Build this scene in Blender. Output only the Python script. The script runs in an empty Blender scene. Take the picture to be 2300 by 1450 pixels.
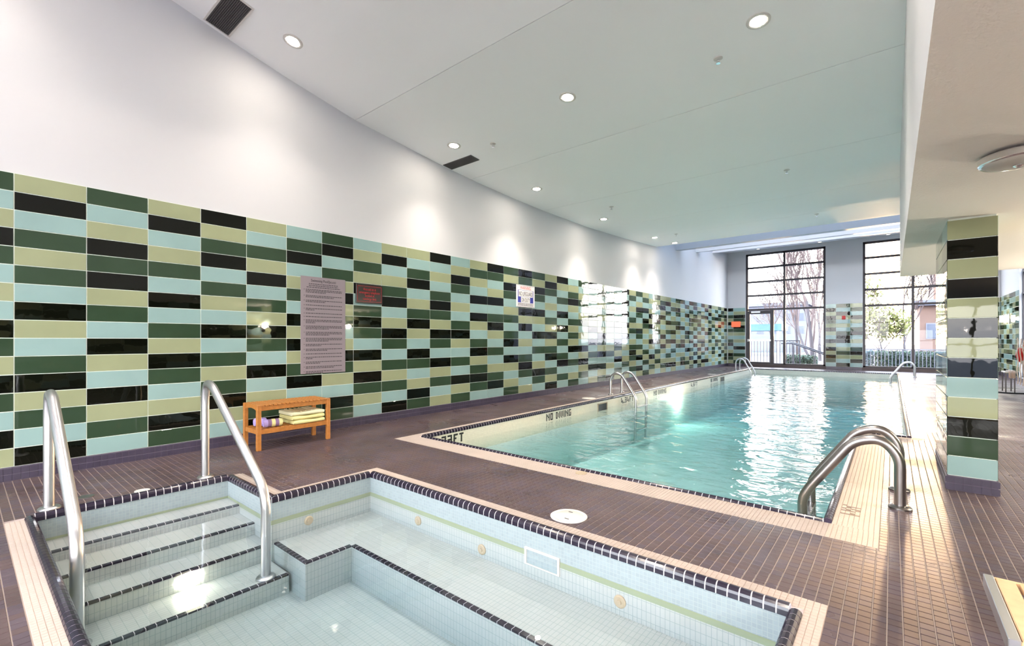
import bpy, math, random
from mathutils import Vector, Matrix
random.seed(7)
R = math.radians
scene = bpy.context.scene
col = scene.collection

# ------------------------------------------------------------------ camera
FPX, VPX, HOR, CAMH = 1030.0, 2003.3, 762.0, 1.2
TH = math.atan((VPX - 1150) / FPX)
cam_d = bpy.data.cameras.new('camera')
cam_d.sensor_width = 36; cam_d.lens = FPX / 2300 * 36
cam_d.shift_y = (HOR - 725) / 2300
cam_d.clip_end = 500; cam_d.clip_start = .05
cam = bpy.data.objects.new('camera', cam_d); col.objects.link(cam)
cam.location = (0, 0, CAMH); cam.rotation_euler = (R(90), 0, TH)
scene.camera = cam

# ------------------------------------------------------------------ view, world, sun
vs = scene.view_settings
vs.view_transform = 'Standard'; vs.look = 'None'; vs.gamma = 1; vs.use_curve_mapping = False
vs.exposure = 2.3
SKY = 4.0          # brightness of the overcast evening sky
SUN_DIR = Vector((.031, 1, .036)).normalized()
cy = scene.cycles
cy.max_bounces = 9; cy.diffuse_bounces = 5; cy.glossy_bounces = 4; cy.transmission_bounces = 4
cy.transparent_max_bounces = 24; cy.caustics_reflective = False; cy.caustics_refractive = False
cy.sample_clamp_indirect = 8
world = bpy.data.worlds.new('sky'); scene.world = world; world.use_nodes = True
wn = world.node_tree.nodes; wl = world.node_tree.links; wn.clear()
def W(t, **k):
    n = wn.new(t)
    for a, b in k.items(): setattr(n, a, b)
    return n
tc = W('ShaderNodeTexCoord')
sep = W('ShaderNodeSeparateXYZ'); wl.new(tc.outputs['Generated'], sep.inputs[0])
ramp = W('ShaderNodeValToRGB')
ramp.color_ramp.elements[0].position = 0.0; ramp.color_ramp.elements[0].color = (.55, .55, .6, 1)
ramp.color_ramp.elements[1].position = .9; ramp.color_ramp.elements[1].color = (.62, .78, 1, 1)
e = ramp.color_ramp.elements.new(.08); e.color = (1, .93, .86, 1)
e = ramp.color_ramp.elements.new(.35); e.color = (.86, .92, 1, 1)
wl.new(sep.outputs['Z'], ramp.inputs[0])
dot = W('ShaderNodeVectorMath', operation='DOT_PRODUCT'); dot.inputs[1].default_value = SUN_DIR
wl.new(tc.outputs['Generated'], dot.inputs[0])
mx = W('ShaderNodeMath', operation='MAXIMUM'); mx.inputs[1].default_value = 0; wl.new(dot.outputs['Value'], mx.inputs[0])
pw = W('ShaderNodeMath', operation='POWER'); pw.inputs[1].default_value = 160; wl.new(mx.outputs[0], pw.inputs[0])
glow = W('ShaderNodeMix', data_type='RGBA', blend_type='ADD'); glow.inputs[7].default_value = (4, 1.9, .3, 1)
wl.new(pw.outputs[0], glow.inputs[0]); wl.new(ramp.outputs[0], glow.inputs[6])
bg = W('ShaderNodeBackground'); bg.inputs['Strength'].default_value = SKY
wl.new(glow.outputs[2], bg.inputs['Color'])
wo = W('ShaderNodeOutputWorld'); wl.new(bg.outputs[0], wo.inputs[0])

sun_d = bpy.data.lights.new('sun', 'SUN'); sun_d.energy = 2.4; sun_d.color = (1, .62, .32); sun_d.angle = R(1.2)
sun = bpy.data.objects.new('sun', sun_d); col.objects.link(sun); sun.location = (1, 60, 6)
sun.rotation_euler = SUN_DIR.to_track_quat('Z', 'Y').to_euler()

# ------------------------------------------------------------------ helpers
def lin(r, g=None, b=None):
    if g is None: g = b = r
    f = lambda c: (c / 255 / 12.92) if c <= 10 else ((c / 255 + .055) / 1.055) ** 2.4
    return (f(r), f(g), f(b), 1)

def px(X, Y, Z):
    c, s = math.cos(TH), math.sin(TH)
    u = X * c + Y * s; w = -X * s + Y * c
    if w < .05: return None
    return 1150 + FPX * u / w, HOR - FPX * (Z - CAMH) / w, w

def props(o, label=None, cat=None, group=None, kind=None):
    if label: o['label'] = label
    if cat: o['category'] = cat
    if group: o['group'] = group
    if kind: o['kind'] = kind
    return o

def empty(name, loc, label=None, cat=None, group=None, kind=None):
    o = bpy.data.objects.new(name, None); col.objects.link(o); o.location = loc
    o.empty_display_size = .1
    return props(o, label, cat, group, kind)

class MB:
    """collects quads/boxes/tubes; build() links one mesh object"""
    def __init__(s): s.v = []; s.f = []; s.m = []; s.cur = 0
    def add(s, vs, fs):
        k = len(s.v); s.v += [tuple(v) for v in vs]
        for f in fs: s.f.append([i + k for i in f]); s.m.append(s.cur)
        return s
    def quad(s, a, b, c, d): return s.add([a, b, c, d], [(0, 1, 2, 3)])
    def box(s, x0, x1, y0, y1, z0, z1):
        v = [(x, y, z) for z in (z0, z1) for y in (y0, y1) for x in (x0, x1)]
        return s.add(v, [(0, 2, 3, 1), (4, 5, 7, 6), (0, 1, 5, 4), (2, 6, 7, 3), (0, 4, 6, 2), (1, 3, 7, 5)])
    def cbox(s, x0, x1, y0, y1, z0, z1, c):
        """box with chamfered vertical and top edges"""
        def ring(i, z): return [(x0+i, y0+i*0, z), (x1-i, y0, z), (x1, y0+i, z), (x1, y1-i, z), (x1-i, y1, z), (x0+i, y1, z), (x0, y1-i, z), (x0, y0+i, z)]
        def r2(z, t, i):
            X0, X1, Y0, Y1 = x0+t, x1-t, y0+t, y1-t
            return [(X0+i, Y0, z), (X1-i, Y0, z), (X1, Y0+i, z), (X1, Y1-i, z), (X1-i, Y1, z), (X0+i, Y1, z), (X0, Y1-i, z), (X0, Y0+i, z)]
        rs = [r2(z0, c, c), r2(z0+c, 0, c), r2(z1-c, 0, c), r2(z1, c, c)]
        v = sum(rs, []); f = []
        for k in range(3):
            for j in range(8): f.append((k*8+j, k*8+(j+1) % 8, (k+1)*8+(j+1) % 8, (k+1)*8+j))
        f.append(tuple(range(7, -1, -1))); f.append(tuple(range(24, 32)))
        return s.add(v, f)
    def tube(s, pts, r, n=12, cap=True):
        pts = [Vector(p) for p in pts]; rr = r if isinstance(r, (list, tuple)) else [r] * len(pts)
        up = None; v = []
        for i, p in enumerate(pts):
            if i == 0: t = pts[1] - p
            elif i == len(pts) - 1: t = p - pts[i-1]
            else: t = (pts[i+1] - p).normalized() + (p - pts[i-1]).normalized()
            t.normalize()
            if up is None:
                a = Vector((0, 0, 1)) if abs(t.z) < .9 else Vector((1, 0, 0))
                up = (a - t * a.dot(t)).normalized()
            else:
                up = (up - t * up.dot(t))
                up = up.normalized() if up.length > 1e-6 else t.orthogonal().normalized()
            q = t.cross(up)
            for j in range(n):
                an = 2 * math.pi * j / n
                v.append(p + (up * math.cos(an) + q * math.sin(an)) * rr[i])
        f = []
        for i in range(len(pts) - 1):
            for j in range(n): f.append((i*n+j, (i+1)*n+j, (i+1)*n+(j+1) % n, i*n+(j+1) % n))
        if cap: f.append(tuple(range(n))); f.append(tuple(range(len(v)-1, len(v)-1-n, -1)))
        return s.add(v, f)
    def lathe(s, prof, c, axis='Z', n=24, sx=1, sy=1):
        """prof: list of (radius, height)"""
        v = []
        for r, h in prof:
            for j in range(n):
                a = 2 * math.pi * j / n; p, q = r * math.cos(a) * sx, r * math.sin(a) * sy
                d = {'Z': (p, q, h), 'X': (h, p, q), 'Y': (q, h, p)}[axis]
                v.append((c[0]+d[0], c[1]+d[1], c[2]+d[2]))
        f = []
        for i in range(len(prof)-1):
            for j in range(n): f.append((i*n+j, i*n+(j+1) % n, (i+1)*n+(j+1) % n, (i+1)*n+j))
        f.append(tuple(range(n-1, -1, -1))); f.append(tuple(range((len(prof)-1)*n, len(prof)*n)))
        return s.add(v, f)
    def mesh(s, name, mats, off=(0, 0, 0), smooth=False):
        me = bpy.data.meshes.new(name)
        me.from_pydata([(x-off[0], y-off[1], z-off[2]) for x, y, z in s.v], [], s.f)
        for m in (mats if isinstance(mats, (list, tuple)) else [mats]): me.materials.append(m)
        me.polygons.foreach_set('material_index', s.m)
        if smooth: me.polygons.foreach_set('use_smooth', [True] * len(s.f))
        me.update(); me.validate()
        return me
    def build(s, name, mats, parent=None, smooth=False, **k):
        off = tuple(parent.location) if parent else (0, 0, 0)
        if parent and parent.parent: off = tuple(Vector(off) + parent.parent.location)
        me = s.mesh(name, mats, off, smooth)
        if smooth: me.set_sharp_from_angle(angle=R(40))
        o = bpy.data.objects.new(name, me); col.objects.link(o)
        if parent: o.parent = parent
        return props(o, **k)

def inst(name, me, loc, parent=None, rot=None, scale=None, **k):
    o = bpy.data.objects.new(name, me); col.objects.link(o)
    L = Vector(loc)
    if parent:
        o.parent = parent; L = L - parent.location
        if parent.parent: L = L - parent.parent.location
    o.location = L
    if rot: o.rotation_euler = rot
    if scale: o.scale = scale
    return props(o, **k)

# ------------------------------------------------------------------ materials
def wet(m):
    """damp blotches: darker, smoother patches with a shape of their own"""
    nt = m.node_tree; p = nt.nodes['Principled BSDF']; N = nt.nodes.new; L = nt.links.new
    g = N('ShaderNodeNewGeometry'); mp = N('ShaderNodeMapping'); mp.inputs['Scale'].default_value = (1, 1.5, 1); L(g.outputs['Position'], mp.inputs[0])
    n = N('ShaderNodeTexNoise'); n.inputs['Scale'].default_value = 2.4; n.inputs['Detail'].default_value = 7; n.inputs['Roughness'].default_value = .62; L(mp.outputs[0], n.inputs['Vector'])
    mr = N('ShaderNodeMapRange'); mr.inputs['From Min'].default_value = .63; mr.inputs['From Max'].default_value = .70; L(n.outputs['Fac'], mr.inputs['Value'])
    mx_ = N('ShaderNodeMix'); mx_.data_type = 'RGBA'; mx_.blend_type = 'MULTIPLY'; L(mr.outputs[0], mx_.inputs[0]); mx_.inputs[7].default_value = (.38, .36, .34, 1)
    src = p.inputs['Base Color'].links[0].from_socket; L(src, mx_.inputs[6]); L(mx_.outputs[2], p.inputs['Base Color'])
    p.inputs['Specular IOR Level'].default_value = .22
    return m

def mat(name, color, rough=.5, metal=0, spec=.5, emit=None, es=1, bump=None, coat=0, noise=None, rnoise=None):
    """bump=(scale,strength,dist); noise=(scale,amount) colour mottling; rnoise=(scale,lo,hi) roughness map"""
    m = bpy.data.materials.new(name); m.use_nodes = True
    nt = m.node_tree; p = nt.nodes['Principled BSDF']
    p.inputs['Base Color'].default_value = color; p.inputs['Roughness'].default_value = rough
    p.inputs['Metallic'].default_value = metal; p.inputs['Specular IOR Level'].default_value = spec
    p.inputs['Coat Weight'].default_value = coat
    if emit: p.inputs['Emission Color'].default_value = emit; p.inputs['Emission Strength'].default_value = es
    N = lambda t: nt.nodes.new(t)
    if bump or noise or rnoise:
        g = N('ShaderNodeNewGeometry')
    if bump:
        n = N('ShaderNodeTexNoise'); n.inputs['Scale'].default_value = bump[0]; n.inputs['Detail'].default_value = 3
        b = N('ShaderNodeBump'); b.inputs['Strength'].default_value = bump[1]; b.inputs['Distance'].default_value = bump[2]
        nt.links.new(g.outputs['Position'], n.inputs['Vector']); nt.links.new(n.outputs['Fac'], b.inputs['Height'])
        nt.links.new(b.outputs[0], p.inputs['Normal'])
    if noise:
        n = N('ShaderNodeTexNoise'); n.inputs['Scale'].default_value = noise[0]; n.inputs['Detail'].default_value = 4
        mr = N('ShaderNodeMapRange'); mr.inputs['From Min'].default_value = .3; mr.inputs['From Max'].default_value = .7
        mr.inputs['To Min'].default_value = 1 - noise[1]; mr.inputs['To Max'].default_value = 1 + noise[1]
        v = N('ShaderNodeVectorMath'); v.operation = 'SCALE'; v.inputs[0].default_value = color[:3]
        nt.links.new(g.outputs['Position'], n.inputs['Vector']); nt.links.new(n.outputs['Fac'], mr.inputs['Value'])
        nt.links.new(mr.outputs[0], v.inputs['Scale']); nt.links.new(v.outputs[0], p.inputs['Base Color'])
    if rnoise:
        n = N('ShaderNodeTexNoise'); n.inputs['Scale'].default_value = rnoise[0]; n.inputs['Detail'].default_value = 5
        mr = N('ShaderNodeMapRange'); mr.inputs['From Min'].default_value = .35; mr.inputs['From Max'].default_value = .65
        mr.inputs['To Min'].default_value = rnoise[1]; mr.inputs['To Max'].default_value = rnoise[2]
        nt.links.new(g.outputs['Position'], n.inputs['Vector']); nt.links.new(n.outputs['Fac'], mr.inputs['Value'])
        nt.links.new(mr.outputs[0], p.inputs['Roughness'])
    return m

def grid_mat(name, tile, grout, pw_, ph_, mortar, rough=.25, ox=0, oy=0, var=.08, rnoise=None, stain=0):
    """tile grid on axis aligned surfaces: flat -> (x,y), upright -> (x+y,z)"""
    m = bpy.data.materials.new(name); m.use_nodes = True
    nt = m.node_tree; p = nt.nodes['Principled BSDF']; N = lambda t: nt.nodes.new(t); L = nt.links.new
    g = N('ShaderNodeNewGeometry'); s = N('ShaderNodeSeparateXYZ'); L(g.outputs['Position'], s.inputs[0])
    sn = N('ShaderNodeSeparateXYZ'); L(g.outputs['Normal'], sn.inputs[0])
    ab = N('ShaderNodeMath'); ab.operation = 'ABSOLUTE'; L(sn.outputs['Z'], ab.inputs[0])
    gt = N('ShaderNodeMath'); gt.operation = 'GREATER_THAN'; gt.inputs[1].default_value = .5; L(ab.outputs[0], gt.inputs[0])
    sm = N('ShaderNodeMath'); sm.operation = 'ADD'; L(s.outputs['X'], sm.inputs[0]); L(s.outputs['Y'], sm.inputs[1])
    c1 = N('ShaderNodeCombineXYZ'); L(s.outputs['X'], c1.inputs[0]); L(s.outputs['Y'], c1.inputs[1])
    c2 = N('ShaderNodeCombineXYZ'); L(sm.outputs[0], c2.inputs[0]); L(s.outputs['Z'], c2.inputs[1])
    mixv = N('ShaderNodeMix'); mixv.data_type = 'VECTOR'; L(gt.outputs[0], mixv.inputs[0]); L(c2.outputs[0], mixv.inputs[4]); L(c1.outputs[0], mixv.inputs[5])
    mp = N('ShaderNodeVectorMath'); mp.operation = 'SUBTRACT'; mp.inputs[1].default_value = (ox, oy, 0); L(mixv.outputs[1], mp.inputs[0])
    b = N('ShaderNodeTexBrick'); b.offset = 0; b.squash = 1
    b.inputs['Scale'].default_value = 1; b.inputs['Brick Width'].default_value = pw_; b.inputs['Row Height'].default_value = ph_
    b.inputs['Mortar Size'].default_value = mortar; b.inputs['Mortar Smooth'].default_value = .1
    k = lambda c, f: (c[0]*f, c[1]*f, c[2]*f, 1)
    b.inputs['Color1'].default_value = k(tile, 1-var); b.inputs['Color2'].default_value = k(tile, 1+var); b.inputs['Mortar'].default_value = grout
    L(mp.outputs[0], b.inputs['Vector'])
    out = b.outputs['Color']
    L(out, p.inputs['Base Color'])
    bp = N('ShaderNodeBump'); bp.inputs['Strength'].default_value = .4; bp.inputs['Distance'].default_value = .002; bp.invert = True
    L(b.outputs['Fac'], bp.inputs['Height']); L(bp.outputs[0], p.inputs['Normal'])
    p.inputs['Roughness'].default_value = rough
    if rnoise:
        n = N('ShaderNodeTexNoise'); n.inputs['Scale'].default_value = rnoise[0]; n.inputs['Detail'].default_value = 5
        mr = N('ShaderNodeMapRange'); mr.inputs['From Min'].default_value = .35; mr.inputs['From Max'].default_value = .65
        mr.inputs['To Min'].default_value = rnoise[1]; mr.inputs['To Max'].default_value = rnoise[2]
        L(g.outputs['Position'], n.inputs['Vector']); L(n.outputs['Fac'], mr.inputs['Value']); L(mr.outputs[0], p.inputs['Roughness'])
    return m

def clear_mat(name, tint, ior, rough=0.0, bump=None, absorb=None, density=1.0):
    """glass / water: transparent body with a Fresnel reflection; optional absorbing volume"""
    m = bpy.data.materials.new(name); m.use_nodes = True
    nt = m.node_tree; nt.nodes.clear(); N = lambda t: nt.nodes.new(t); L = nt.links.new
    o = N('ShaderNodeOutputMaterial'); t = N('ShaderNodeBsdfTransparent'); t.inputs[0].default_value = tint
    gl = N('ShaderNodeBsdfGlossy'); gl.inputs['Roughness'].default_value = rough
    fr = N('ShaderNodeFresnel'); fr.inputs[0].default_value = ior
    mixs = N('ShaderNodeMixShader'); L(t.outputs[0], mixs.inputs[1]); L(gl.outputs[0], mixs.inputs[2])
    geo = N('ShaderNodeNewGeometry')
    inv = N('ShaderNodeMath'); inv.operation = 'SUBTRACT'; inv.inputs[0].default_value = 1; L(geo.outputs['Backfacing'], inv.inputs[1])
    mul = N('ShaderNodeMath'); mul.operation = 'MULTIPLY'; L(fr.outputs[0], mul.inputs[0]); L(inv.outputs[0], mul.inputs[1])
    L(mul.outputs[0], mixs.inputs[0]); L(mixs.outputs[0], o.inputs['Surface'])
    if bump:
        mpn = N('ShaderNodeMapping'); mpn.inputs['Scale'].default_value = bump[3]; L(geo.outputs['Position'], mpn.inputs[0])
        n = N('ShaderNodeTexNoise'); n.inputs['Scale'].default_value = bump[0]; n.inputs['Detail'].default_value = 3
        n.inputs['Distortion'].default_value = .6
        b = N('ShaderNodeBump'); b.inputs['Strength'].default_value = bump[1]; b.inputs['Distance'].default_value = bump[2]
        L(mpn.outputs[0], n.inputs['Vector']); L(n.outputs['Fac'], b.inputs['Height'])
        L(b.outputs[0], gl.inputs['Normal']); L(b.outputs[0], fr.inputs['Normal'])
    if absorb:
        a = N('ShaderNodeVolumeAbsorption'); a.inputs['Color'].default_value = absorb; a.inputs['Density'].default_value = density
        L(a.outputs[0], o.inputs['Volume'])
    return m

M = {}
M['white'] = mat('white_wall_paint', lin(200, 199, 202), .6)
M['ceil'] = mat('white_ceiling_paint', lin(246, 244, 243), .65)
M['stucco'] = mat('stucco_low_ceiling', lin(238, 232, 226), .8, bump=(90, .5, .006))
M['grout'] = mat('pale_grout', lin(222, 230, 220), .7)
wave = (4, .10, .01)
M['Y'] = mat('olive_glass_tile', lin(149, 154, 121), .025, spec=.32, bump=wave, noise=(3, .05))
M['B'] = mat('blue_grey_glass_tile', lin(141, 168, 165), .025, spec=.32, bump=wave, noise=(3, .05))
M['G'] = mat('green_glass_tile', lin(50, 68, 50), .025, spec=.32, bump=wave, noise=(3, .08))
M['K'] = mat('black_green_glass_tile', lin(12, 14, 8), .02, spec=.32, bump=wave, noise=(3, .1))
M['deck'] = mat('brown_deck_tile', lin(84, 69, 70), .3, noise=(2.2, .22), rnoise=(1.3, .24, .46))
M['deck2'] = mat('purple_deck_tile', lin(81, 69, 76), .3, noise=(2.2, .22), rnoise=(1.3, .24, .46))
wet(M['deck']); wet(M['deck2'])
M['deckgrout'] = mat('deck_grout', lin(162, 146, 138), .8)
M['deckfar'] = grid_mat('brown_deck_tiling', lin(87, 71, 75), lin(118, 103, 100), .0515, .0515, .0035, ox=-.222, oy=2.505, var=.1, rnoise=(1.3, .24, .46))
wet(M['deckfar'])
M['basetile'] = mat('purple_base_tile', lin(62, 54, 72), .35, noise=(9, .15))
M['basegrout'] = mat('base_grout', lin(88, 80, 96), .8)
M['basefar'] = grid_mat('purple_base_tiling', lin(62, 54, 72), lin(88, 80, 96), .0515, .0515, .003, var=.12)
M['beige'] = mat('beige_mosaic_tile', lin(180, 165, 156), .5, spec=.18, noise=(5, .05))
M['beige_dark'] = mat('dark_marker_tile', lin(66, 54, 56), .45, spec=.2)
M['beigegrout'] = mat('beige_mosaic_grout', lin(196, 172, 160), .8)
M['beigefar'] = grid_mat('beige_mosaic', lin(180, 165, 156), lin(200, 180, 168), .0257, .0257, .002, rough=.35, var=.04)
M['nose'] = mat('dark_bullnose_tile', lin(36, 29, 44), .15)
M['nosegrout'] = mat('bullnose_grout', lin(205, 200, 205), .7)
M['spa'] = grid_mat('pale_spa_mosaic', lin(172, 174, 173), lin(145, 153, 153), .0257, .0515, .0016, rough=.3, var=.02)
M['spawall'] = grid_mat('blue_white_spa_band', lin(146, 158, 163), lin(156, 165, 167), .022, .022, .0016, rough=.25, var=.05)
M['pool'] = mat('pale_pool_plaster', lin(228, 232, 232), .6, noise=(.7, .03))
M['poolband'] = grid_mat('cream_waterline_mosaic', lin(216, 210, 194), lin(200, 194, 180), .0257, .0257, .0016, rough=.3, var=.04)
M['steel'] = mat('brushed_stainless', (.50, .50, .52, 1), .34, metal=1, bump=(60, .05, .002))
M['steeldark'] = mat('shaded_tarnished_steel', (.30, .28, .28, 1), .3, metal=1, bump=(60, .05, .002))  # ladder's backlit darkness put into the steel colour; the drain shares it
M['frame'] = mat('dark_bronze_frame', lin(52, 46, 52), .4)
M['sill'] = mat('dark_sill', lin(64, 48, 50), .4)
M['glass'] = clear_mat('window_glass', (.97, .98, .98, 1), 1.45)
M['skyglass'] = clear_mat('tinted_skylight_glass', (.27, .30, .34, 1), 1.45)
M['water'] = clear_mat('pool_water', (1, 1, 1, 1), 1.33, .02, (2.6, .5, .06, (1, 1.6, 1)), lin(130, 214, 216), .36)
M['spawater'] = clear_mat('spa_water', (1, 1, 1, 1), 1.33, .01, (2.2, .12, .03, (1, 1, 1)), lin(170, 220, 232), .42)
M['wood'] = mat('orange_teak', lin(172, 110, 48), .45, noise=(26, .16))
M['wood2'] = mat('pale_slat_wood', lin(222, 184, 140), .5, noise=(20, .1))
M['alu'] = mat('satin_aluminium', (.72, .74, .8, 1), .3, metal=1)
M['whiteplastic'] = mat('white_plastic', lin(208, 202, 196), .4)
M['beigeplastic'] = mat('beige_plastic', lin(170, 152, 128), .5)
M['black'] = mat('black_plastic', lin(18, 18, 20), .4)
M['grey_sign'] = mat('mauve_grey_sign', lin(136, 124, 130), .45)
M['ink'] = mat('dark_print', lin(52, 44, 52), .6)
M['blacksign'] = mat('black_sign_panel', lin(26, 8, 10), .25)
M['redink'] = mat('red_print', lin(176, 30, 38), .5)
M['warnred'] = mat('warning_red_print', lin(222, 66, 66), .5)
M['blue'] = mat('blue_print', lin(34, 42, 150), .5)
M['signwhite'] = mat('white_sign_panel', lin(236, 228, 228), .4)
M['lamp'] = mat('lamp_lens', (1, 1, 1, 1), .4, emit=(1, .90, .76, 1), es=60)
M['lamp2'] = mat('soffit_lamp_lens', (1, 1, 1, 1), .4, emit=(1, .88, .72, 1), es=6)
M['sconce'] = mat('sconce_glow', (1, 1, 1, 1), .4, emit=(1, .84, .55, 1), es=2.2)
M['uw'] = mat('underwater_lens', (1, 1, 1, 1), .4, emit=(1, .9, .68, 1), es=4)
M['exit'] = mat('exit_panel', lin(170, 60, 36), .4, emit=(1, .22, .10, 1), es=.16)
M['red'] = mat('red_plastic', lin(196, 34, 34), .35)
M['vent'] = mat('grey_vent_metal', lin(70, 66, 66), .6)
M['ventdark'] = mat('vent_dark', lin(24, 22, 22), .8)
M['lavender'] = mat('lavender_terry', lin(178, 160, 220), .9, bump=(220, .4, .004))
M['purple'] = mat('purple_terry', lin(132, 104, 140), .9, bump=(220, .4, .004))
M['yellow'] = mat('yellow_terry', lin(220, 212, 150), .9, bump=(220, .4, .004))
M['cream'] = mat('cream_terry', lin(222, 218, 184), .9, bump=(220, .4, .004))
M['rope'] = mat('cream_rope', lin(232, 214, 200), .8)
M['chrome'] = mat('chrome_ring', (.8, .8, .82, 1), .12, metal=1)
M['frost'] = mat('frosted_diffuser', lin(196, 190, 184), .5)

# ------------------------------------------------------------------ geometry constants
XL, XR, YB, YR = -5.77, 2.8, 22.4, -5.0
TW, TH_, TZ0 = .457, .1563, .118                  # wall tile pitch and the height where they start
TTOP = TZ0 + 16 * TH_
CP = [(-5.2, 5.55), (-2, 5.35), (0, 5.05), (1.41, 4.73), (2.1, 4.55), (2.58, 4.44), (3.53, 4.26), (4.45, 4.165), (5.21, 4.09), (6.0, 4.035), (6.87, 3.995),
      (8.03, 3.965), (9.82, 3.96), (11.91, 4.03), (14.15, 4.144), (16.17, 4.317), (18.3, 4.564), (20.07, 4.80), (22.43, 5.145), (23, 5.24)]
def zc(Y):
    for (a, b), (c, d) in zip(CP, CP[1:]):
        if a <= Y <= c: return b + (d - b) * (Y - a) / (c - a)
    return CP[-1][1]

# ================================================================== THE SETTING
# pool / spa outlines (inner water edges) and coping rectangles
PX0, PX1, PX2, PY0, PYJ, PY1 = -4.465, -.35, .14, 3.68, 7.45, 20.9
SX0, SXA, SX1, SY0, SYA, SY1 = -4.46, -3.59, -.35, .33, 1.50, 2.35
pool_out = [(PX0, PY0), (PX1, PY0), (PX1, PYJ), (PX2, PYJ), (PX2, PY1), (PX0, PY1)]
spa_out = [(SX0, SY0), (SX1, SY0), (SX1, SY1), (SXA, SY1), (SXA, SYA), (SX0, SYA)]
pool_cop = [(-4.635, -.06, 3.37, PY0), (-4.635, PX0, PY0, PY1), (PX1, -.06, PY0, 7.30), (PX1, .30, 7.30, PYJ), (PX2, .30, PYJ, PY1), (-4.635, .30, PY1, 21.15)]
spa_cop = [(SX0, -.222, .19, SY0), (SX1, -.222, SY0, SY1), (-3.72, -.222, SY1, 2.505), (-3.72, SXA, SYA+.11, SY1), (-4.49, SXA, SYA, SYA+.11), (-4.50, SX0, .19, SYA)]
holes = pool_cop + spa_cop + [(PX0, PX1, PY0, PYJ), (PX0, PX2, PYJ, PY1), (SX0, SX1, SY0, SYA), (SXA, SX1, SYA, SY1)]
COLX0, COLX1, COLY0, COLY1 = .34, .625, 5.06, 6.25
TILE_Y1 = 8.0            # deck tiles are built one by one up to here
def inrect(x, y, r): return r[0] < x < r[1] and r[2] < y < r[3]

# floor slab with the two basins cut out
xs = sorted({XL, XR} | {v for h in holes for v in h[:2]}); ys = sorted({YR, YB, TILE_Y1, -.6} | {v for h in holes for v in h[2:]})
fb = MB()
for x0, x1 in zip(xs, xs[1:]):
    for y0, y1 in zip(ys, ys[1:]):
        cx_, cy_ = (x0+x1)/2, (y0+y1)/2
        if any(inrect(cx_, cy_, h) for h in holes): continue
        near = -.6 < cy_ < TILE_Y1
        fb.cur = 0 if near else 1
        fb.box(x0, x1, y0, y1, -.12, -.003 if near else 0)
floor = fb.build('floor', [M['deckgrout'], M['deckfar']], kind='structure')

def tile_mesh(name, w, h, t, m, ch=.0015):
    b = MB(); a, c = w/2, h/2
    b.add([(-a, -c, -t), (a, -c, -t), (a, c, -t), (-a, c, -t), (-a, -c, -ch), (a, -c, -ch), (a, c, -ch), (-a, c, -ch),
           (-a+ch, -c+ch, 0), (a-ch, -c+ch, 0), (a-ch, c-ch, 0), (-a+ch, c-ch, 0)],
          [(0, 1, 5, 4), (1, 2, 6, 5), (2, 3, 7, 6), (3, 0, 4, 7), (4, 5, 9, 8), (5, 6, 10, 9), (6, 7, 11, 10), (7, 4, 8, 11), (8, 9, 10, 11)])
    return b.mesh(name, m)

def lay(cells, parent, name, mats, t, ch=.0015, limit=300, stuff_name=None):
    """cells: (cx,cy,z,w,h,matkey). The largest in the picture become single tiles, the rest one stuff part."""
    def area(c):
        p = px(c[0], c[1], c[2])
        if not p or not (-20 < p[0] < 2320 and -20 < p[1] < 1470): return 0
        return c[3]*c[4] / p[2]**3
    cells = sorted(cells, key=area, reverse=True)
    cache = {}
    for c in cells[:limit]:
        key = (round(c[3], 4), round(c[4], 4), c[5])
        if key not in cache: cache[key] = tile_mesh(name, c[3], c[4], t, mats[c[5]], ch)
        inst(name, cache[key], (c[0], c[1], c[2]), parent)
    rest = cells[limit:]
    if rest:
        keys = list(mats); b = MB()
        for cx_, cy_, z, w, h, k in rest:
            a, d = w/2, h/2; b.cur = keys.index(k)
            b.add([(cx_-a, cy_-d, z-t), (cx_+a, cy_-d, z-t), (cx_+a, cy_+d, z-t), (cx_-a, cy_+d, z-t),
                   (cx_-a+ch, cy_-d+ch, z), (cx_+a-ch, cy_-d+ch, z), (cx_+a-ch, cy_+d-ch, z), (cx_-a+ch, cy_+d-ch, z)],
                  [(0, 1, 5, 4), (1, 2, 6, 5), (2, 3, 7, 6), (3, 0, 4, 7), (4, 5, 6, 7)])
        b.build(stuff_name or name + '_field', [mats[k] for k in keys], parent, kind='stuff')

P = .0515; G = .0040
cells = []
ix0 = int((XL + .222) / P) - 1; iy0 = int((-.6 - 2.505) / P) + 1
x = -.222 + ix0 * P
while x < XR:
    y = 2.505 + iy0 * P
    while y < TILE_Y1 - .01:
        a0, a1, b0, b1 = max(x, XL), min(x+P, XR), y, min(y+P, TILE_Y1)
        mxx, myy = (a0+a1)/2, (b0+b1)/2
        ok = a1 - a0 > .01 and not any(inrect(mxx, myy, h) for h in holes) and not (COLX0 < mxx < COLX1 and COLY0 < myy < COLY1)
        if ok:
            for h in holes:
                if a0 < h[1]-1e-6 and a1 > h[0]+1e-6 and b0 < h[3]-1e-6 and b1 > h[2]+1e-6:
                    pen = [(a1-h[0], 0), (h[1]-a0, 1), (b1-h[2], 2), (h[3]-b0, 3)]
                    k = min(pen)[1]
                    if k == 0: a1 = h[0]
                    elif k == 1: a0 = h[1]
                    elif k == 2: b1 = h[2]
                    else: b0 = h[3]
            w, h_ = a1-a0-G, b1-b0-G
            if w > .008 and h_ > .008:
                cells.append(((a0+a1)/2, (b0+b1)/2, 0, w, h_, 'deck2' if random.random() < .4 else 'deck'))
        y += P
    x += P
lay(cells, floor, 'floor_tile', {'deck': M['deck'], 'deck2': M['deck2']}, .004)

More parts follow.
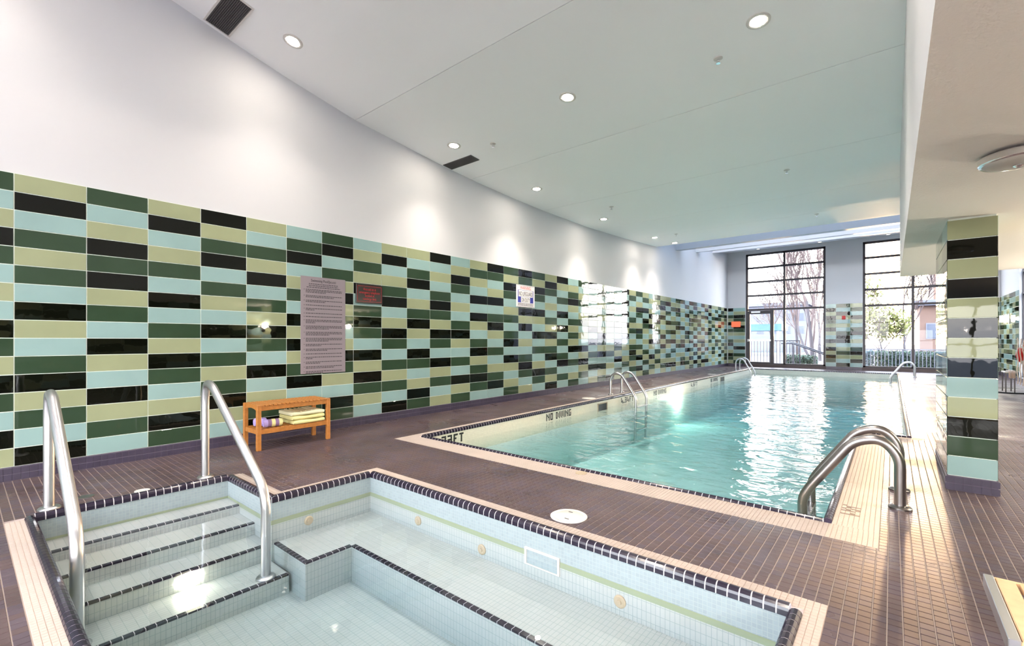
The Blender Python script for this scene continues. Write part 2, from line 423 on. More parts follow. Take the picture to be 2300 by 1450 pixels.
# -------- walls
wl_ = MB().box(XL-.2, XL, YR-.2, YB+.3, -.2, 6.4).build('wall_left', M['white'], kind='structure')
wb = MB()
W1 = (-5.02, -2.07); W2 = (-.87, 2.08); WZ0, WZ1 = .12, 4.98
for a, b_ in ((XL-.2, W1[0]), (W1[1], W2[0]), (W2[1], XR+.2)): wb.box(a, b_, YB, YB+.28, -.2, 6.4)
for a, b_ in (W1, W2):
    wb.box(a, b_, YB, YB+.28, WZ1, 6.4); wb.box(a, b_, YB, YB+.28, -.2, WZ0)
wall_back = wb.build('wall_back', M['white'], kind='structure')
wr = MB(); RW = (17.4, 19.3)
RN = (-4.3, -.7, .35, 2.0)
wr.box(XR, XR+.25, YR-.2, RN[0], -.2, 6.4); wr.box(XR, XR+.25, RN[1], RW[0], -.2, 6.4); wr.box(XR, XR+.25, RN[0], RN[1], -.2, RN[2]); wr.box(XR, XR+.25, RN[0], RN[1], RN[3], 6.4); wr.box(XR, XR+.25, RW[1], YB+.28, -.2, 6.4)
wr.box(XR, XR+.25, RW[0], RW[1], WZ1, 6.4); wr.box(XR, XR+.25, RW[0], RW[1], -.2, WZ0)
wall_right = wr.build('wall_right', M['white'], kind='structure')
# wall behind the camera, with its own tall windows
wq = MB(); QW = [(-5.5, -3.0), (-2.8, -.15), (.35, 2.6)]; QZ = [(.2, 5.1), (.2, 5.1), (.2, 2.0)]
edges = [XL-.2] + [v for q in QW for v in q] + [XR+.2]
for i in range(0, len(edges), 2): wq.box(edges[i], edges[i+1], YR-.25, YR, -.2, 6.4)
for (a, b_), (z0, z1) in zip(QW, QZ): wq.box(a, b_, YR-.25, YR, -.2, z0); wq.box(a, b_, YR-.25, YR, z1, 6.4)
wall_rear = wq.build('wall_rear', M['white'], kind='structure')

# -------- wall tiles
NC = {0: 'GBYKGBYBKGYKGBKY', 1: 'YKBGYGBKYBGKYGBK', 2: 'GBYKGKYGBKYBKYGB', 3: 'YKBYGBKBGYKGBYKG', 4: 'KYGKBGYBKBGYGKYB',
      5: 'YBGYKBGYKGBKBYGK', 6: 'BGKBYGBKYKYGKBGK', 7: 'GKBGYKYGBYKGYBKG', 8: 'BYGYKBGKGBKYKGYB', 9: 'YKBYGKBYKGBGYGBK',
      10: 'YBGKBYGKYBKGBYKG', 11: 'KBYBGKGYKGBKYGBY', 12: 'BYKGBYBGKYBGBKYG', 13: 'YGYBKBKYBGKYGKGB', 14: 'KGBYKBGKYBGBYGKB',
      15: 'GYKGBYGBGKBKYBYG', 16: 'KGBYGKYKBYBGKGBY', 17: 'GYKGBKYBKBGBYKGB', 18: 'YKGBYBGYKYGKBGYK'}
prev = NC[18]
for c in range(19, 60):
    while True:
        s = ''; last = ''
        for r in range(16):
            opts = [k for k in 'YYBBGK' if k != last and (k != prev[r] or random.random() < .25)]
            last = random.choice(opts); s += last
        break
    NC[c] = s; prev = s
def wall_tiles(parent, cols_, place, limit=300, gap=.0062, t=.008, zrows=16, stuff='tile_field'):
    """cols_: (index key string, a0, a1); place(a_mid, zmid) -> (loc, rot) with tile x along the wall"""
    L = []
    for s, a0, a1 in cols_:
        for r in range(zrows):
            z1 = TZ0 + zrows*TH_ - r*TH_; zm = z1 - TH_/2
            loc, rot = place((a0+a1)/2, zm)
            p = px(*loc); ar = 0
            if p and -60 < p[0] < 2360 and -60 < p[1] < 1500: ar = (a1-a0)/p[2]**2
            L.append((ar, s[r % len(s)], a1-a0-gap, loc, rot))
    L.sort(key=lambda q: -q[0]); cache = {}
    rest = MB(); keys = 'YBGK'
    for i, (ar, k, w, loc, rot) in enumerate(L):
        key = (k, round(w, 3))
        if key not in cache: cache[key] = tile_mesh('wall_tile', w, TH_-gap, t, M[k], .0012)
        rr = (rot[0]+random.uniform(-1, 1)*.0022, rot[1]+random.uniform(-1, 1)*.0022, rot[2])
        if i < limit: inst('wall_tile', cache[key], loc, parent, rot=rr)
        else:
            from mathutils import Euler
            mt = Matrix.Translation(loc) @ Euler(rr).to_matrix().to_4x4(); a, d = w/2, (TH_-gap)/2; rest.cur = keys.index(k)
            rest.add([mt @ Vector(q) for q in ((-a, -d, -t), (a, -d, -t), (a, d, -t), (-a, d, -t), (-a+.001, -d+.001, 0), (a-.001, -d+.001, 0), (a-.001, d-.001, 0), (-a+.001, d-.001, 0))],
                     [(0, 1, 5, 4), (1, 2, 6, 5), (2, 3, 7, 6), (3, 0, 4, 7), (4, 5, 6, 7)])
    if rest.v: rest.build(stuff, [M[k] for k in keys], parent, kind='stuff')
# tile local frame: x along wall, y up, z out of wall
RX_LEFT = (R(90), 0, R(90))      # faces +X, x -> +Y
RX_RIGHT = (R(90), 0, R(-90))    # faces -X, x -> -Y
RX_BACK = (R(90), 0, 0)          # faces -Y, x -> +X
def groutplate(parent, b): b.build('grout_bed', M['grout'], parent)
groutplate(wl_, MB().box(XL-.001, XL+.005, -2.2, YB-.001, TZ0, TTOP))
Y0 = .302
cl = []
for c in range(-5, 49):
    a0, a1 = Y0 + (c-1)*TW, Y0 + c*TW
    if a0 > YB - .03: break
    cl.append((NC.get(c, NC[(c*7) % 18]), a0, min(a1, YB-.01)))
wall_tiles(wl_, cl, lambda a, z: ((XL+.009, a, z), RX_LEFT))
# base course of small purple tiles
bbl = MB().box(XL, XL+.010, YR, YB, 0, TZ0-.002).build('baseboard_left', M['basegrout'], kind='structure')
bt = tile_mesh('base_tile', .0515-.003, .0515-.003, .004, M['basetile'], .001)
cnt = 0; restb = MB(); y = -.3
while y < YB - .03:
    for r in range(2):
        z = .004 + r*.0555 + .0255
        if y < 6.9 and cnt < 300:
            inst('base_tile', bt, (XL+.0135, y, z), bbl, rot=RX_LEFT); cnt += 1
        else: restb.box(XL+.009, XL+.0135, y-.024, y+.024, z-.024, z+.024)
    y += .0515
restb.build('base_tile_field', M['basetile'], bbl, kind='stuff')
# back wall tiles
groutplate(wall_back, MB().box(XL+.01, W1[0]-.02, YB-.005, YB+.001, TZ0, TTOP).box(W1[1]+.005, W2[0]-.005, YB-.005, YB+.001, TZ0, TTOP).box(W2[1]+.02, XR, YB-.005, YB+.001, TZ0, TTOP))
bc = [('KBGYKBGYBGKBYKGY', XL+.012, -5.53), ('BYKGYKGYBYBKBGYG', -5.53, W1[0]-.02), ('BKYKGYKYBKYKYKGB', W1[1]+.006, -1.72), ('GBKYBYBGKKBYGYBK', -1.72, -1.265),
      ('YGBKYBGKBYBGKYKB', -1.265, W2[0]-.006), ('YGKBYKGYBKYGKBYG', W2[1]+.02, 2.45), ('YKBGKYGYKGKYKGYK', 2.45, XR-.012)]
wall_tiles(wall_back, bc, lambda a, z: ((a, YB-.009, z), RX_BACK), limit=200)
bbb = MB(); bbb.box(XL+.012, W1[0], YB-.012, YB, 0, TZ0-.002).box(W1[1], W2[0], YB-.012, YB, 0, TZ0-.002).box(W2[1], XR, YB-.012, YB, 0, TZ0-.002)
bbb.build('baseboard_back', M['basefar'], kind='structure')
# right wall tiles (far part in view, near part below the low ceiling)
groutplate(wall_right, MB().box(XR-.005, XR+.001, RW[1]+.02, YB-.006, TZ0, TTOP).box(XR-.005, XR+.001, RN[1]+.02, RW[0]-.02, TZ0, TZ0+13*TH_))
rc = []; y = RW[1]+.02; i = 0
while y < YB-.05: rc.append((NC[20+i], y, min(y+TW, YB-.012))); y += TW; i += 1
wall_tiles(wall_right, rc, lambda a, z: ((XR-.009, a, z), RX_RIGHT), limit=130)
rc = []; y = RN[1]+.03; i = 0
while y < RW[0]-.1: rc.append((NC[28+i % 30], y, min(y+TW, RW[0]-.03))); y += TW; i += 1
wall_tiles(wall_right, rc, lambda a, z: ((XR-.009, a, z), RX_RIGHT), limit=0, zrows=13, stuff='near_tile_field')
MB().box(XR-.012, XR, YR, YB-.013, 0, TZ0-.002).build('baseboard_right', M['basefar'], kind='structure')

# -------- ceiling: swooping sheet of panels with thin joints
joints = [-5.1, -1.5, 1.2, 3.535, 5.82, 8.02, 10.3, 12.3, 14.2]
cb = MB()
def strip(b, ya, yb, x0, x1, dz0, dz1, n=10):
    for i in range(n):
        a, c = ya + (yb-ya)*i/n, ya + (yb-ya)*(i+1)/n
        za, zb = zc(a), zc(c)
        b.add([(x0, a, za+dz0), (x1, a, za+dz0), (x1, c, zb+dz0), (x0, c, zb+dz0), (x0, a, za+dz1), (x1, a, za+dz1), (x1, c, zb+dz1), (x0, c, zb+dz1)],
              [(0, 3, 2, 1), (4, 5, 6, 7), (0, 4, 7, 3), (1, 2, 6, 5)] + ([(0, 1, 5, 4)] if i == 0 else []) + ([(3, 7, 6, 2)] if i == n-1 else []))
strip(cb, -5.2, 14.195, XL-.1, XR+.1, .02, .25, 40)
ceiling = cb.build('ceiling', M['ceil'], kind='structure')
for ya, yb in zip(joints, joints[1:]):
    b = MB(); strip(b, ya+.004, yb-.004, XL, XR, 0, .021, 14); b.build('ceiling_panel', M['ceil'], ceiling, smooth=True)
# soffit in front of the back windows and the skylight beams
b = MB(); strip(b, 20.07, YB, XL, XR, 0, .9, 6); b.build('ceiling_soffit', M['white'], ceiling)
for ya, yb in ((15.85, 16.30), (17.95, 18.30)):
    b = MB(); strip(b, ya, yb, XL, XR, 0, .62, 2); b.build('skylight_beam', M['white'], ceiling)
b = MB(); b.box(XL-.1, XR+.1, 14.15, 14.2, zc(14.2)+.001, 5.2); b.build('skylight_kerb', M['white'], ceiling)
sk = [(14.2, 15.85), (16.30, 17.95), (18.30, 20.07)]
for i, (ya, yb) in enumerate(sk):
    r = empty('window_%d' % (6+i), (0, ya, 5.1), kind='structure')
    zt = zc(yb) + .62
    fb_ = MB()
    for k in range(5):
        xx = XL + (XR-XL)*k/4; fb_.box(xx-.03, xx+.03, ya, yb, zt, zt+.06)
    fb_.box(XL, XR, ya, ya+.05, zt, zt+.06).box(XL, XR, yb-.05, yb, zt, zt+.06)
    fb_.build('skylight_frame', M['white'], r)
    for k in range(4):
        x0, x1 = XL + (XR-XL)*k/4 + .03, XL + (XR-XL)*(k+1)/4 - .03
        MB().box(x0, x1, ya+.05, yb-.05, zt+.02, zt+.03).build('pane', M['skyglass'], r)
# low ceiling block over the right hand strip
low = MB(); low.cur = 1; low.box(.095, XR, YR, 9.22, 2.162, 5.6)
lowo = low.build('ceiling_bulkhead', [M['stucco'], M['white']], kind='structure')
for poly in lowo.data.polygons:
    if poly.normal.z < -.5: poly.material_index = 0

# -------- tiled column
colm = empty('tiled_column', ((COLX0+COLX1)/2, (COLY0+COLY1)/2, 0), 'square column clad in glossy green and black tiles beside the pool', 'column')
MB().box(COLX0+.008, COLX1-.008, COLY0+.008, COLY1-.008, 0, 2.165).build('grout_core', M['grout'], colm)
MB().box(COLX0-.001, COLX1+.001, COLY0-.001, COLY1+.001, 0, TZ0-.003).build('base_bed', M['basegrout'], colm)
fr = 'YKYKYKYKBYKGB'
def ctile(w, k): return tile_mesh('column_tile', w, TH_-.0062, .008, M[k], .0012)
for r in range(13):
    z = TZ0 + 13*TH_ - r*TH_ - TH_/2
    inst('column_tile', ctile(COLX1-COLX0-.004, fr[r]), ((COLX0+COLX1)/2, COLY0, z), colm, rot=RX_BACK)
    for j in range(3):
        a0 = COLY0+.002 + j*TW; a1 = min(a0+TW, COLY1)
        k = 'BYGK'[(r*3 + j*2 + (r//2)) % 4]
        inst('column_tile', ctile(a1-a0-.004, k), (COLX0, (a0+a1)/2, z), colm, rot=RX_RIGHT)
        inst('column_tile', ctile(a1-a0-.004, k), (COLX1, (a0+a1)/2, z), colm, rot=RX_LEFT)
    inst('column_tile', ctile(COLX1-COLX0-.004, 'BKYG'[r % 4]), ((COLX0+COLX1)/2, COLY1, z), colm, rot=(R(90), 0, R(180)))
bt2 = tile_mesh('base_tile', .0515-.003, .0515-.003, .004, M['basetile'], .001)
for r in range(2):
    z = .004 + r*.0555 + .0255
    for k in range(6): inst('base_tile', bt2, (COLX0+.014+k*.0515, COLY0-.0045, z), colm, rot=RX_BACK)
    for k in range(23): inst('base_tile', bt2, (COLX0-.0045, COLY0+.027+k*.0515, z), colm, rot=RX_RIGHT)

# -------- windows of the back wall
def bar(b, x0, x1, z0, z1, y=YB+.10, d=.10): b.box(x0, x1, y-d/2, y+d/2, z0, z1)
ZT = [2.51, 3.13, 3.735, 4.36]
def back_window(n, x0, x1, xm, door=None):
    w = empty('window_%d' % n, ((x0+x1)/2, YB+.1, WZ0), kind='structure')
    f = MB(); bar(f, x0, x0+.08, WZ0, WZ1); bar(f, x1-.08, x1, WZ0, WZ1); bar(f, x0, x1, WZ1-.08, WZ1); bar(f, x0, x1, WZ0, WZ0+.06)
    f.build('window_frame', M['frame'], w)
    m = MB(); bar(m, xm-.042, xm+.042, WZ0, WZ1); m.build('mullion', M['frame'], w)
    for z in ZT:
        m = MB(); bar(m, x0+.05, xm-.03, z-.04, z+.04); m.build('transom', M['frame'], w)
        m = MB(); bar(m, xm+.03, x1-.05, z-.04, z+.04); m.build('transom', M['frame'], w)
    zz = [WZ0+.06] + ZT + [WZ1-.05]
    for a, c in ((x0+.06, xm-.03), (xm+.03, x1-.05)):
        for i, (za, zb) in enumerate(zip(zz, zz[1:])):
            if door and i == 0 and a < door[1]: a2 = door[1]+.06
            else: a2 = a
            MB().box(a2, c, YB+.095, YB+.105, za+.02, zb-.02).build('pane', M['glass'], w)
    s = MB().box(x0-.02, x1+.02, YB-.03, YB+.05, 0.0, WZ0); s.build('window_sill', M['sill'], w)
    return w
back_window(1, W1[0], W1[1], -3.53, door=(-4.94, -3.99))
back_window(2, W2[0], W2[1], .60)
d1 = empty('door_1', (-4.46, YB+.1, .1), kind='structure')
f = MB(); bar(f, -4.96, -4.86, .12, 2.46, d=.13); bar(f, -4.06, -3.93, .12, 2.50, d=.13); bar(f, -4.86, -4.06, 2.32, 2.46, d=.13); bar(f, -4.86, -4.06, .12, .22, d=.13)
f.build('door_frame', M['frame'], d1)
MB().box(-4.86, -4.06, YB+.095, YB+.105, .22, 2.32).build('pane', M['glass'], d1)
pb = MB().box(-4.90, -4.03, YB-.02, YB+.02, 1.13, 1.20); pbo = pb.build('push_bar', M['alu'], d1)
MB().box(-4.95, -4.89, YB-.03, YB+.04, 1.11, 1.22).build('push_bar_end', M['whiteplastic'], pbo)
MB().box(-4.80, -4.45, YB, YB+.05, 2.37, 2.44).build('door_closer', M['alu'], d1)
# right wall window
w = empty('window_3', (XR+.1, (RW[0]+RW[1])/2, WZ0), kind='structure')
f = MB(); yy = [RW[0] + (RW[1]-RW[0])*k/2 for k in range(3)]
for y in yy: f.box(XR+.06, XR+.16, y-.03, y+.03, WZ0, WZ1)
f.box(XR+.06, XR+.16, RW[0], RW[1], WZ1-.05, WZ1).box(XR+.06, XR+.16, RW[0], RW[1], WZ0, WZ0+.06)
f.build('window_frame', M['frame'], w)
for z in ZT: MB().box(XR+.06, XR+.16, RW[0]+.03, RW[1]-.03, z-.025, z+.025).build('transom', M['frame'], w)
for a, c in zip(yy, yy[1:]): MB().box(XR+.105, XR+.115, a+.03, c-.03, WZ0+.06, WZ1-.05).build('pane', M['glass'], w)
w = empty('window_4', (XR+.1, (RN[0]+RN[1])/2, RN[2]), kind='structure')  # unseen window added to light the low ceiling and right deck
f = MB()
for k in range(4):
    y = RN[0]+.03 + (RN[1]-RN[0]-.06)*k/3; f.box(XR+.06, XR+.16, y-.03, y+.03, RN[2], RN[3])
f.box(XR+.06, XR+.16, RN[0], RN[1], RN[3]-.05, RN[3]).box(XR+.06, XR+.16, RN[0], RN[1], RN[2], RN[2]+.06)
f.build('window_frame', M['frame'], w)
MB().box(XR+.105, XR+.115, RN[0]+.03, RN[1]-.03, RN[2]+.06, RN[3]-.05).build('pane', M['glass'], w)
# windows behind the camera
for i, ((a, c), (z0, z1)) in enumerate(zip(QW, QZ)):
    w = empty('window_%d' % (9+i), ((a+c)/2, YR-.1, z0), kind='structure')
    f = MB()
    for x in (a+.03, (a+c)/2, c-.03): f.box(x-.03, x+.03, YR-.16, YR-.06, z0, z1)
    nz = 4 if z1 > 3 else 2
    for k in range(nz+1):
        z = z0 + (z1-z0)*k/nz; f.box(a, c, YR-.16, YR-.06, max(z-.03, z0), min(z+.03, z1))
    f.build('window_frame', M['frame'], w)
    MB().box(a+.06, c-.06, YR-.115, YR-.105, z0+.03, z1-.03).build('pane', M['glass'], w)

# ================================================================== POOL AND SPA
def nose_section(s=1.0):
    return [(y*s, z*s) for y, z in ((-.050, -.03), (-.050, .003), (-.045, .012), (-.034, .0185), (-.021, .0195), (-.009, .015), (0, .006), (.005, -.006), (.006, -.03))]
def section_mesh(name, length, sec, m):
    b = MB(); n = len(sec); a = length/2; c = .002
    v = [(x, y, z) for x in (-a, a) for (y, z) in sec]
    f = [(i, (i+1) % n, n+(i+1) % n, n+i) for i in range(n)] + [tuple(range(n-1, -1, -1)), tuple(range(n, 2*n))]
    return b.add(v, f).mesh(name, m)
def along(p, q, step):
    p, q = Vector(p), Vector(q); L = (q-p).length; n = max(1, round(L/step)); d = (q-p)/L
    return [(p + d*(L*(i+.5)/n)) for i in range(n)], L/n, math.atan2(d.y, d.x)
def edging(parent, edges_, sec, name, bed, limit=300, step=.0515, gap=.006, mt=None):
    """edges_: ((x,y),(x,y),z) with the open side to the LEFT of the direction of travel"""
    mt = mt or M['nose']; items = []; bedm = MB()
    for p, q, z in edges_:
        pts, st, an = along(p, q, step)
        for c in pts:
            pp = px(c.x, c.y, z); ar = 0
            if pp and -20 < pp[0] < 2320 and -20 < pp[1] < 1470: ar = 1/pp[2]**2
            items.append((ar, c, z, st, an))
        # continuous grout bed just below the pieces
        d = (Vector(q)-Vector(p)).normalized(); nrm = Vector((-d.y, d.x)); n = len(sec)
        v = []
        for e_ in (Vector(p), Vector(q)):
            for (yy, zz) in sec:
                sc = .93; v.append((e_.x+nrm.x*(yy*sc-.0012), e_.y+nrm.y*(yy*sc-.0012), z+zz*sc-.0008))
        bedm.add(v, [(i, (i+1) % n, n+(i+1) % n, n+i) for i in range(n)])
    bedm.build(bed, M['nosegrout'], parent)
    items.sort(key=lambda t: -t[0]); cache = {}; rest = MB(); n = len(sec)
    for i, (ar, c, z, st, an) in enumerate(items):
        k = round(st, 4)
        if k not in cache: cache[k] = section_mesh(name, st-gap, sec, mt)
        if i < limit: inst(name, cache[k], (c.x, c.y, z), parent, rot=(0, 0, an))
        else:
            mt4 = Matrix.Translation((c.x, c.y, z)) @ Matrix.Rotation(an, 4, 'Z')
            vv = [mt4 @ v.co for v in cache[k].vertices]
            rest.add(vv, [tuple(p_.vertices) for p_ in cache[k].polygons])
    if rest.v: rest.build(name + '_run', mt, parent, kind='stuff')

def coping_cells(rects, step=.0257, gap=.0018, marks=None):
    out = []
    for x0, x1, y0, y1 in rects:
        nx, ny = max(1, round((x1-x0)/step)), max(1, round((y1-y0)/step)); dx, dy = (x1-x0)/nx, (y1-y0)/ny
        for i in range(nx):
            for j in range(ny):
                X, Y_ = x0+(i+.5)*dx, y0+(j+.5)*dy
                out.append((X, Y_, 0, dx-gap, dy-gap, 'd' if marks and marks(X, Y_) else 'b'))
    return out
def outline_walls(b, pts, z0, z1):
    n = len(pts)
    for i in range(n):
        (x0, y0), (x1, y1) = pts[i], pts[(i+1) % n]
        b.quad((x0, y0, z0), (x0, y0, z1), (x1, y1, z1), (x1, y1, z0))
def prism(b, pts, z0, z1):
    n = len(pts)
    for i in range(n):
        (x0, y0), (x1, y1) = pts[i], pts[(i+1) % n]
        b.quad((x0, y0, z0), (x1, y1, z0), (x1, y1, z1), (x0, y0, z1))
    b.add([(x, y, z1) for x, y in pts], [tuple(range(n))]); b.add([(x, y, z0) for x, y in pts], [tuple(range(n-1, -1, -1))])

pool = empty('swimming_pool', (-2.2, PY0, 0), 'long rectangular swimming pool with cream tiled border', 'swimming pool')
b = MB(); outline_walls(b, pool_out, -.34, -.002); b.build('waterline_band', M['poolband'], pool)
b = MB(); outline_walls(b, pool_out, -1.75, -.34)
b.quad((PX0-.02, PY0-.02, -.95), (PX2+.02, PY0-.02, -.95), (PX2+.02, PY1+.02, -1.25), (PX0-.02, PY1+.02, -1.25)); b.build('basin', M['pool'], pool)
NW = .046
pool_in = [(-4.635, -.06, 3.37, PY0-NW), (-4.635, PX0-NW, PY0-NW, PY1), (PX1+NW, -.06, PY0-NW, 7.30), (PX1+NW, .30, 7.30, PYJ-NW), (PX2+NW, .30, PYJ-NW, PY1), (-4.635, .30, PY1+NW, 21.15)]
b = MB()
for r in pool_in: b.box(r[0], r[1], r[2], r[3], -.02, -.0025)
b.build('coping_bed', M['beigegrout'], pool)
MARK = ['10000', '01111', '01000', '10101', '01011', '11100', '00000', '00100', '11111']
def marks(X, Y_):
    i = int((X - (-.285)) / .0257) if X > -.285 else -1; j = int((4.125 - Y_) / .0257) if Y_ < 4.125 else -1
    return 0 <= i < 5 and 0 <= j < 9 and MARK[j][i] == '1'
near_r = [pool_in[0], (-4.635, PX0-NW, PY0-NW, 8.2), pool_in[2], pool_in[3]]
lay(coping_cells(near_r, marks=marks), pool, 'coping_tile', {'b': M['beige'], 'd': M['beige_dark']}, .003, .0008, stuff_name='coping_tile_field')
b = MB(); b.box(-4.635, PX0-NW, 8.2, PY1, -.01, 0).box(PX2+NW, .30, PYJ, PY1, -.01, 0).box(-4.635, .30, PY1+NW, 21.15, -.01, 0)
b.build('coping_far', M['beigefar'], pool)
po = pool_out
edging(pool, [(po[i], po[(i+1) % 6], 0) for i in range(6)], nose_section(.95), 'bullnose_tile', 'bullnose_bed')
# mosaic lettering on the left wall of the pool
FONT = {'N': ('1001', '1101', '1011', '1001', '1001'), 'O': ('111', '101', '101', '101', '111'), 'D': ('110', '101', '101', '101', '110'), 'I': ('1', '1', '1', '1', '1'),
        'V': ('101', '101', '101', '101', '010'), 'G': ('111', '100', '101', '101', '111'), 'F': ('111', '100', '110', '100', '100'), 'T': ('111', '010', '010', '010', '010'),
        '3': ('111', '001', '111', '001', '111'), '4': ('100', '100', '101', '111', '001'), '6': ('111', '100', '111', '101', '111'), '.': ('0', '0', '0', '0', '1'), ' ': ('00',)*5}
def wall_text(txt, y0, y1, z1=-.052, z0=-.172):
    n = sum(len(FONT[c][0]) + 1 for c in txt) - 1; cw = (y1-y0)/n; ch = (z1-z0)/5; y = y0
    for c in txt:
        g = FONT[c]; b = MB()
        for r in range(5):
            for k, ch_ in enumerate(g[r]):
                if ch_ == '1': b.box(PX0, PX0+.003, y+k*cw+.001, y+(k+1)*cw-.001, z1-(r+1)*ch+.001, z1-r*ch-.001)
        if b.v: b.build('letter', M['black'], pool)
        y += (len(g[0])+1)*cw
wall_text('33FT', 3.965, 4.36); wall_text('NO DIVING', 6.29, 7.06); wall_text('4.34FT', 9.05, 9.66); wall_text('NO DIVING', 10.79, 11.6)
wall_text('4.6FT', 13.48, 14.04); wall_text('NO DIVING', 15.34, 16.12)
for ya, yb in ((8.05, 8.40), (16.43, 16.86)):
    b = MB(); b.box(PX0+.001, PX0+.004, ya, yb, -.22, -.085); s = b.build('skimmer_mouth', M['black'], pool)
    MB().box(PX0+.002, PX0+.012, ya-.02, yb+.02, -.083, -.07).box(PX0+.002, PX0+.012, ya-.02, ya, -.22, -.07).box(PX0+.002, PX0+.012, yb, yb+.02, -.22, -.07).build('skimmer_trim', M['beigeplastic'], s)
MB().lathe([(.12, 0), (.12, .015), (.09, .02)], (PX0, 12.4, -.36), 'X', 20).build('pool_light', M['uw'], pool)
pl = bpy.data.lights.new('pool_light', 'POINT'); pl.energy = 9; pl.color = (1, .9, .7); pl.shadow_soft_size = .08
plo = bpy.data.objects.new('pool_light_glow', pl); col.objects.link(plo); plo.location = (PX0+.2, 12.4, -.42)
def infl(pts, d):
    cx_ = sum(p[0] for p in pts)/len(pts); cy_ = sum(p[1] for p in pts)/len(pts)
    return pts
b = MB(); prism(b, [(x-.004 if x < -1 else x+.004, y-.004 if y < 4 else (y+.004 if y > 20 else y-.004)) for x, y in pool_out], -1.76, -.185)
b.build('pool_water', M['water'], None, label='turquoise rippled water filling the long swimming pool', cat='water', kind='stuff')

# ---------------- spa
spa = empty('hot_tub', (-2.4, 1.3, 0), 'sunken square tiled hot tub with steps and underwater bench', 'hot tub')
b = MB(); outline_walls(b, spa_out, -.19, -.002); b.build('waterline_band', M['spawall'], spa)
b = MB(); outline_walls(b, spa_out, -.66, -.19); b.box(SX0-.02, SX1+.02, SY0-.02, SY1+.02, -.66, -.60); b.build('basin', M['spa'], spa)
NW = .049
spa_in = [(SX0, -.222, .19, SY0-NW), (SX1+NW, -.222, SY0-NW, SY1+NW), (-3.72, -.222, SY1+NW, 2.505), (-3.72, SXA-NW, SYA+.11, SY1+NW), (-4.50, SXA-NW, SYA+NW, SYA+.11)]
b = MB()
for r in spa_in: b.box(r[0], r[1], r[2], r[3], -.02, -.0025)
b.build('coping_bed', M['beigegrout'], spa)
lay(coping_cells(spa_in), spa, 'coping_tile', {'b': M['beige']}, .003, .0008, stuff_name='coping_tile_field')
b = MB(); outline_walls(b, [(x+(.0015 if x < -1 else -.0015), y+(.0015 if y < 1 else -.0015)) for x, y in spa_out], -.196, -.162); b.build('waterline_stripe', mat('olive_meniscus_tint', lin(138, 148, 122), .4), spa)  # refraction of the water's meniscus painted as an olive band
so = spa_out
edging(spa, [(so[i], so[(i+1) % 6], 0) for i in range(6)], nose_section(1.0), 'bullnose_tile', 'bullnose_bed')
STEP = [(SX0, -4.20, -.18), (-4.20, -3.89, -.25), (-3.89, -3.62, -.345), (-3.62, -3.30, -.465)]
for x0, x1, z in STEP: MB().box(x0-.001, x1, SY0, SYA, -.62, z).build('step', M['spa'], spa)
BX, BY, BZ, BX2 = -3.10, 1.87, -.335, -.83
MB().box(SXA, BX, 1.52, SY1, -.62, BZ).box(BX, SX1, BY, SY1, -.62, BZ).box(BX2, SX1, SY0, BY, -.62, BZ).build('bench_seat', M['spa'], spa)
sec = [(-.030, -.010), (-.030, .002), (.0015, .002), (.0015, -.010)]
ne = [((x1, SYA), (x1, SY0), z) for _, x1, z in STEP]            # open side towards +X
ne = [((x1, SYA-.002), (x1, SY0+.002), z) for _, x1, z in STEP]
ne += [((SXA, 1.52), (BX, 1.52), BZ), ((BX, 1.52), (BX, BY), BZ), ((BX, BY), (BX2, BY), BZ), ((BX2, BY), (BX2, SY0), BZ)]
def flip(e): return (e[1], e[0], e[2])
ne = [flip(e) if False else e for e in ne]
# make sure the open side is on the left of travel
fixed = []
for p, q, z in ne:
    d = (Vector(q)-Vector(p)).normalized(); nrm = Vector((-d.y, d.x)); mid = (Vector(p)+Vector(q))/2 + nrm*.05
    solid = any(x0 < mid.x < x1 and SY0 < mid.y < SYA and zz >= z-.001 for x0, x1, zz in STEP) or \
        (abs(z-BZ) < .001 and ((SXA < mid.x < BX and 1.52 < mid.y) or (mid.y > BY) or (mid.x > BX2)))
    fixed.append((q, p, z) if solid else (p, q, z))
edging(spa, fixed, sec, 'nosing_tile', 'nosing_bed', gap=.004)
for X, z in ((-1.165, -.257), (-2.22, -.275), (-2.92, -.25)):
    j = MB().lathe([(.036, 0), (.036, -.008), (.028, -.014), (.014, -.012), (.012, -.018), (.005, -.018)], (X, SY1, z), 'Y', 20).build('jet', M['beigeplastic'], spa, smooth=True)
MB().lathe([(.036, 0), (.036, .008), (.028, .014), (.014, .012), (.012, .018), (.005, .018)], (SXA, 1.785, -.245), 'X', 20).build('jet', M['beigeplastic'], spa, smooth=True)
k = MB().box(-1.82, -1.58, SY1-.004, SY1-.001, -.245, -.15).build('skimmer_mouth', M['spawall'], spa)
MB().box(-1.835, -1.82, SY1-.010, SY1, -.25, -.14).box(-1.58, -1.565, SY1-.010, SY1, -.25, -.14).box(-1.82, -1.58, SY1-.010, SY1, -.152, -.14).box(-1.82, -1.58, SY1-.010, SY1, -.25, -.243).build('skimmer_trim', M['whiteplastic'], k)
MB().lathe([(1, 0), (1, .006), (.8, .010)], (-3.62, .985, -.405), 'X', 28, .085, .052).build('spa_light', M['uw'], spa)
pl = bpy.data.lights.new('spa_light', 'POINT'); pl.energy = .2; pl.color = (1, .88, .62); pl.shadow_soft_size = .05
plo = bpy.data.objects.new('spa_light_glow', pl); col.objects.link(plo); plo.location = (-3.50, .985, -.38)
b = MB(); prism(b, [(x-.004 if x < -1 else x+.004, y-.004 if y < 1 else y+.004) for x, y in spa_out], -.65, -.168)
b.build('spa_water', M['spawater'], None, label='clear pale green water in the sunken hot tub', cat='water', kind='stuff')

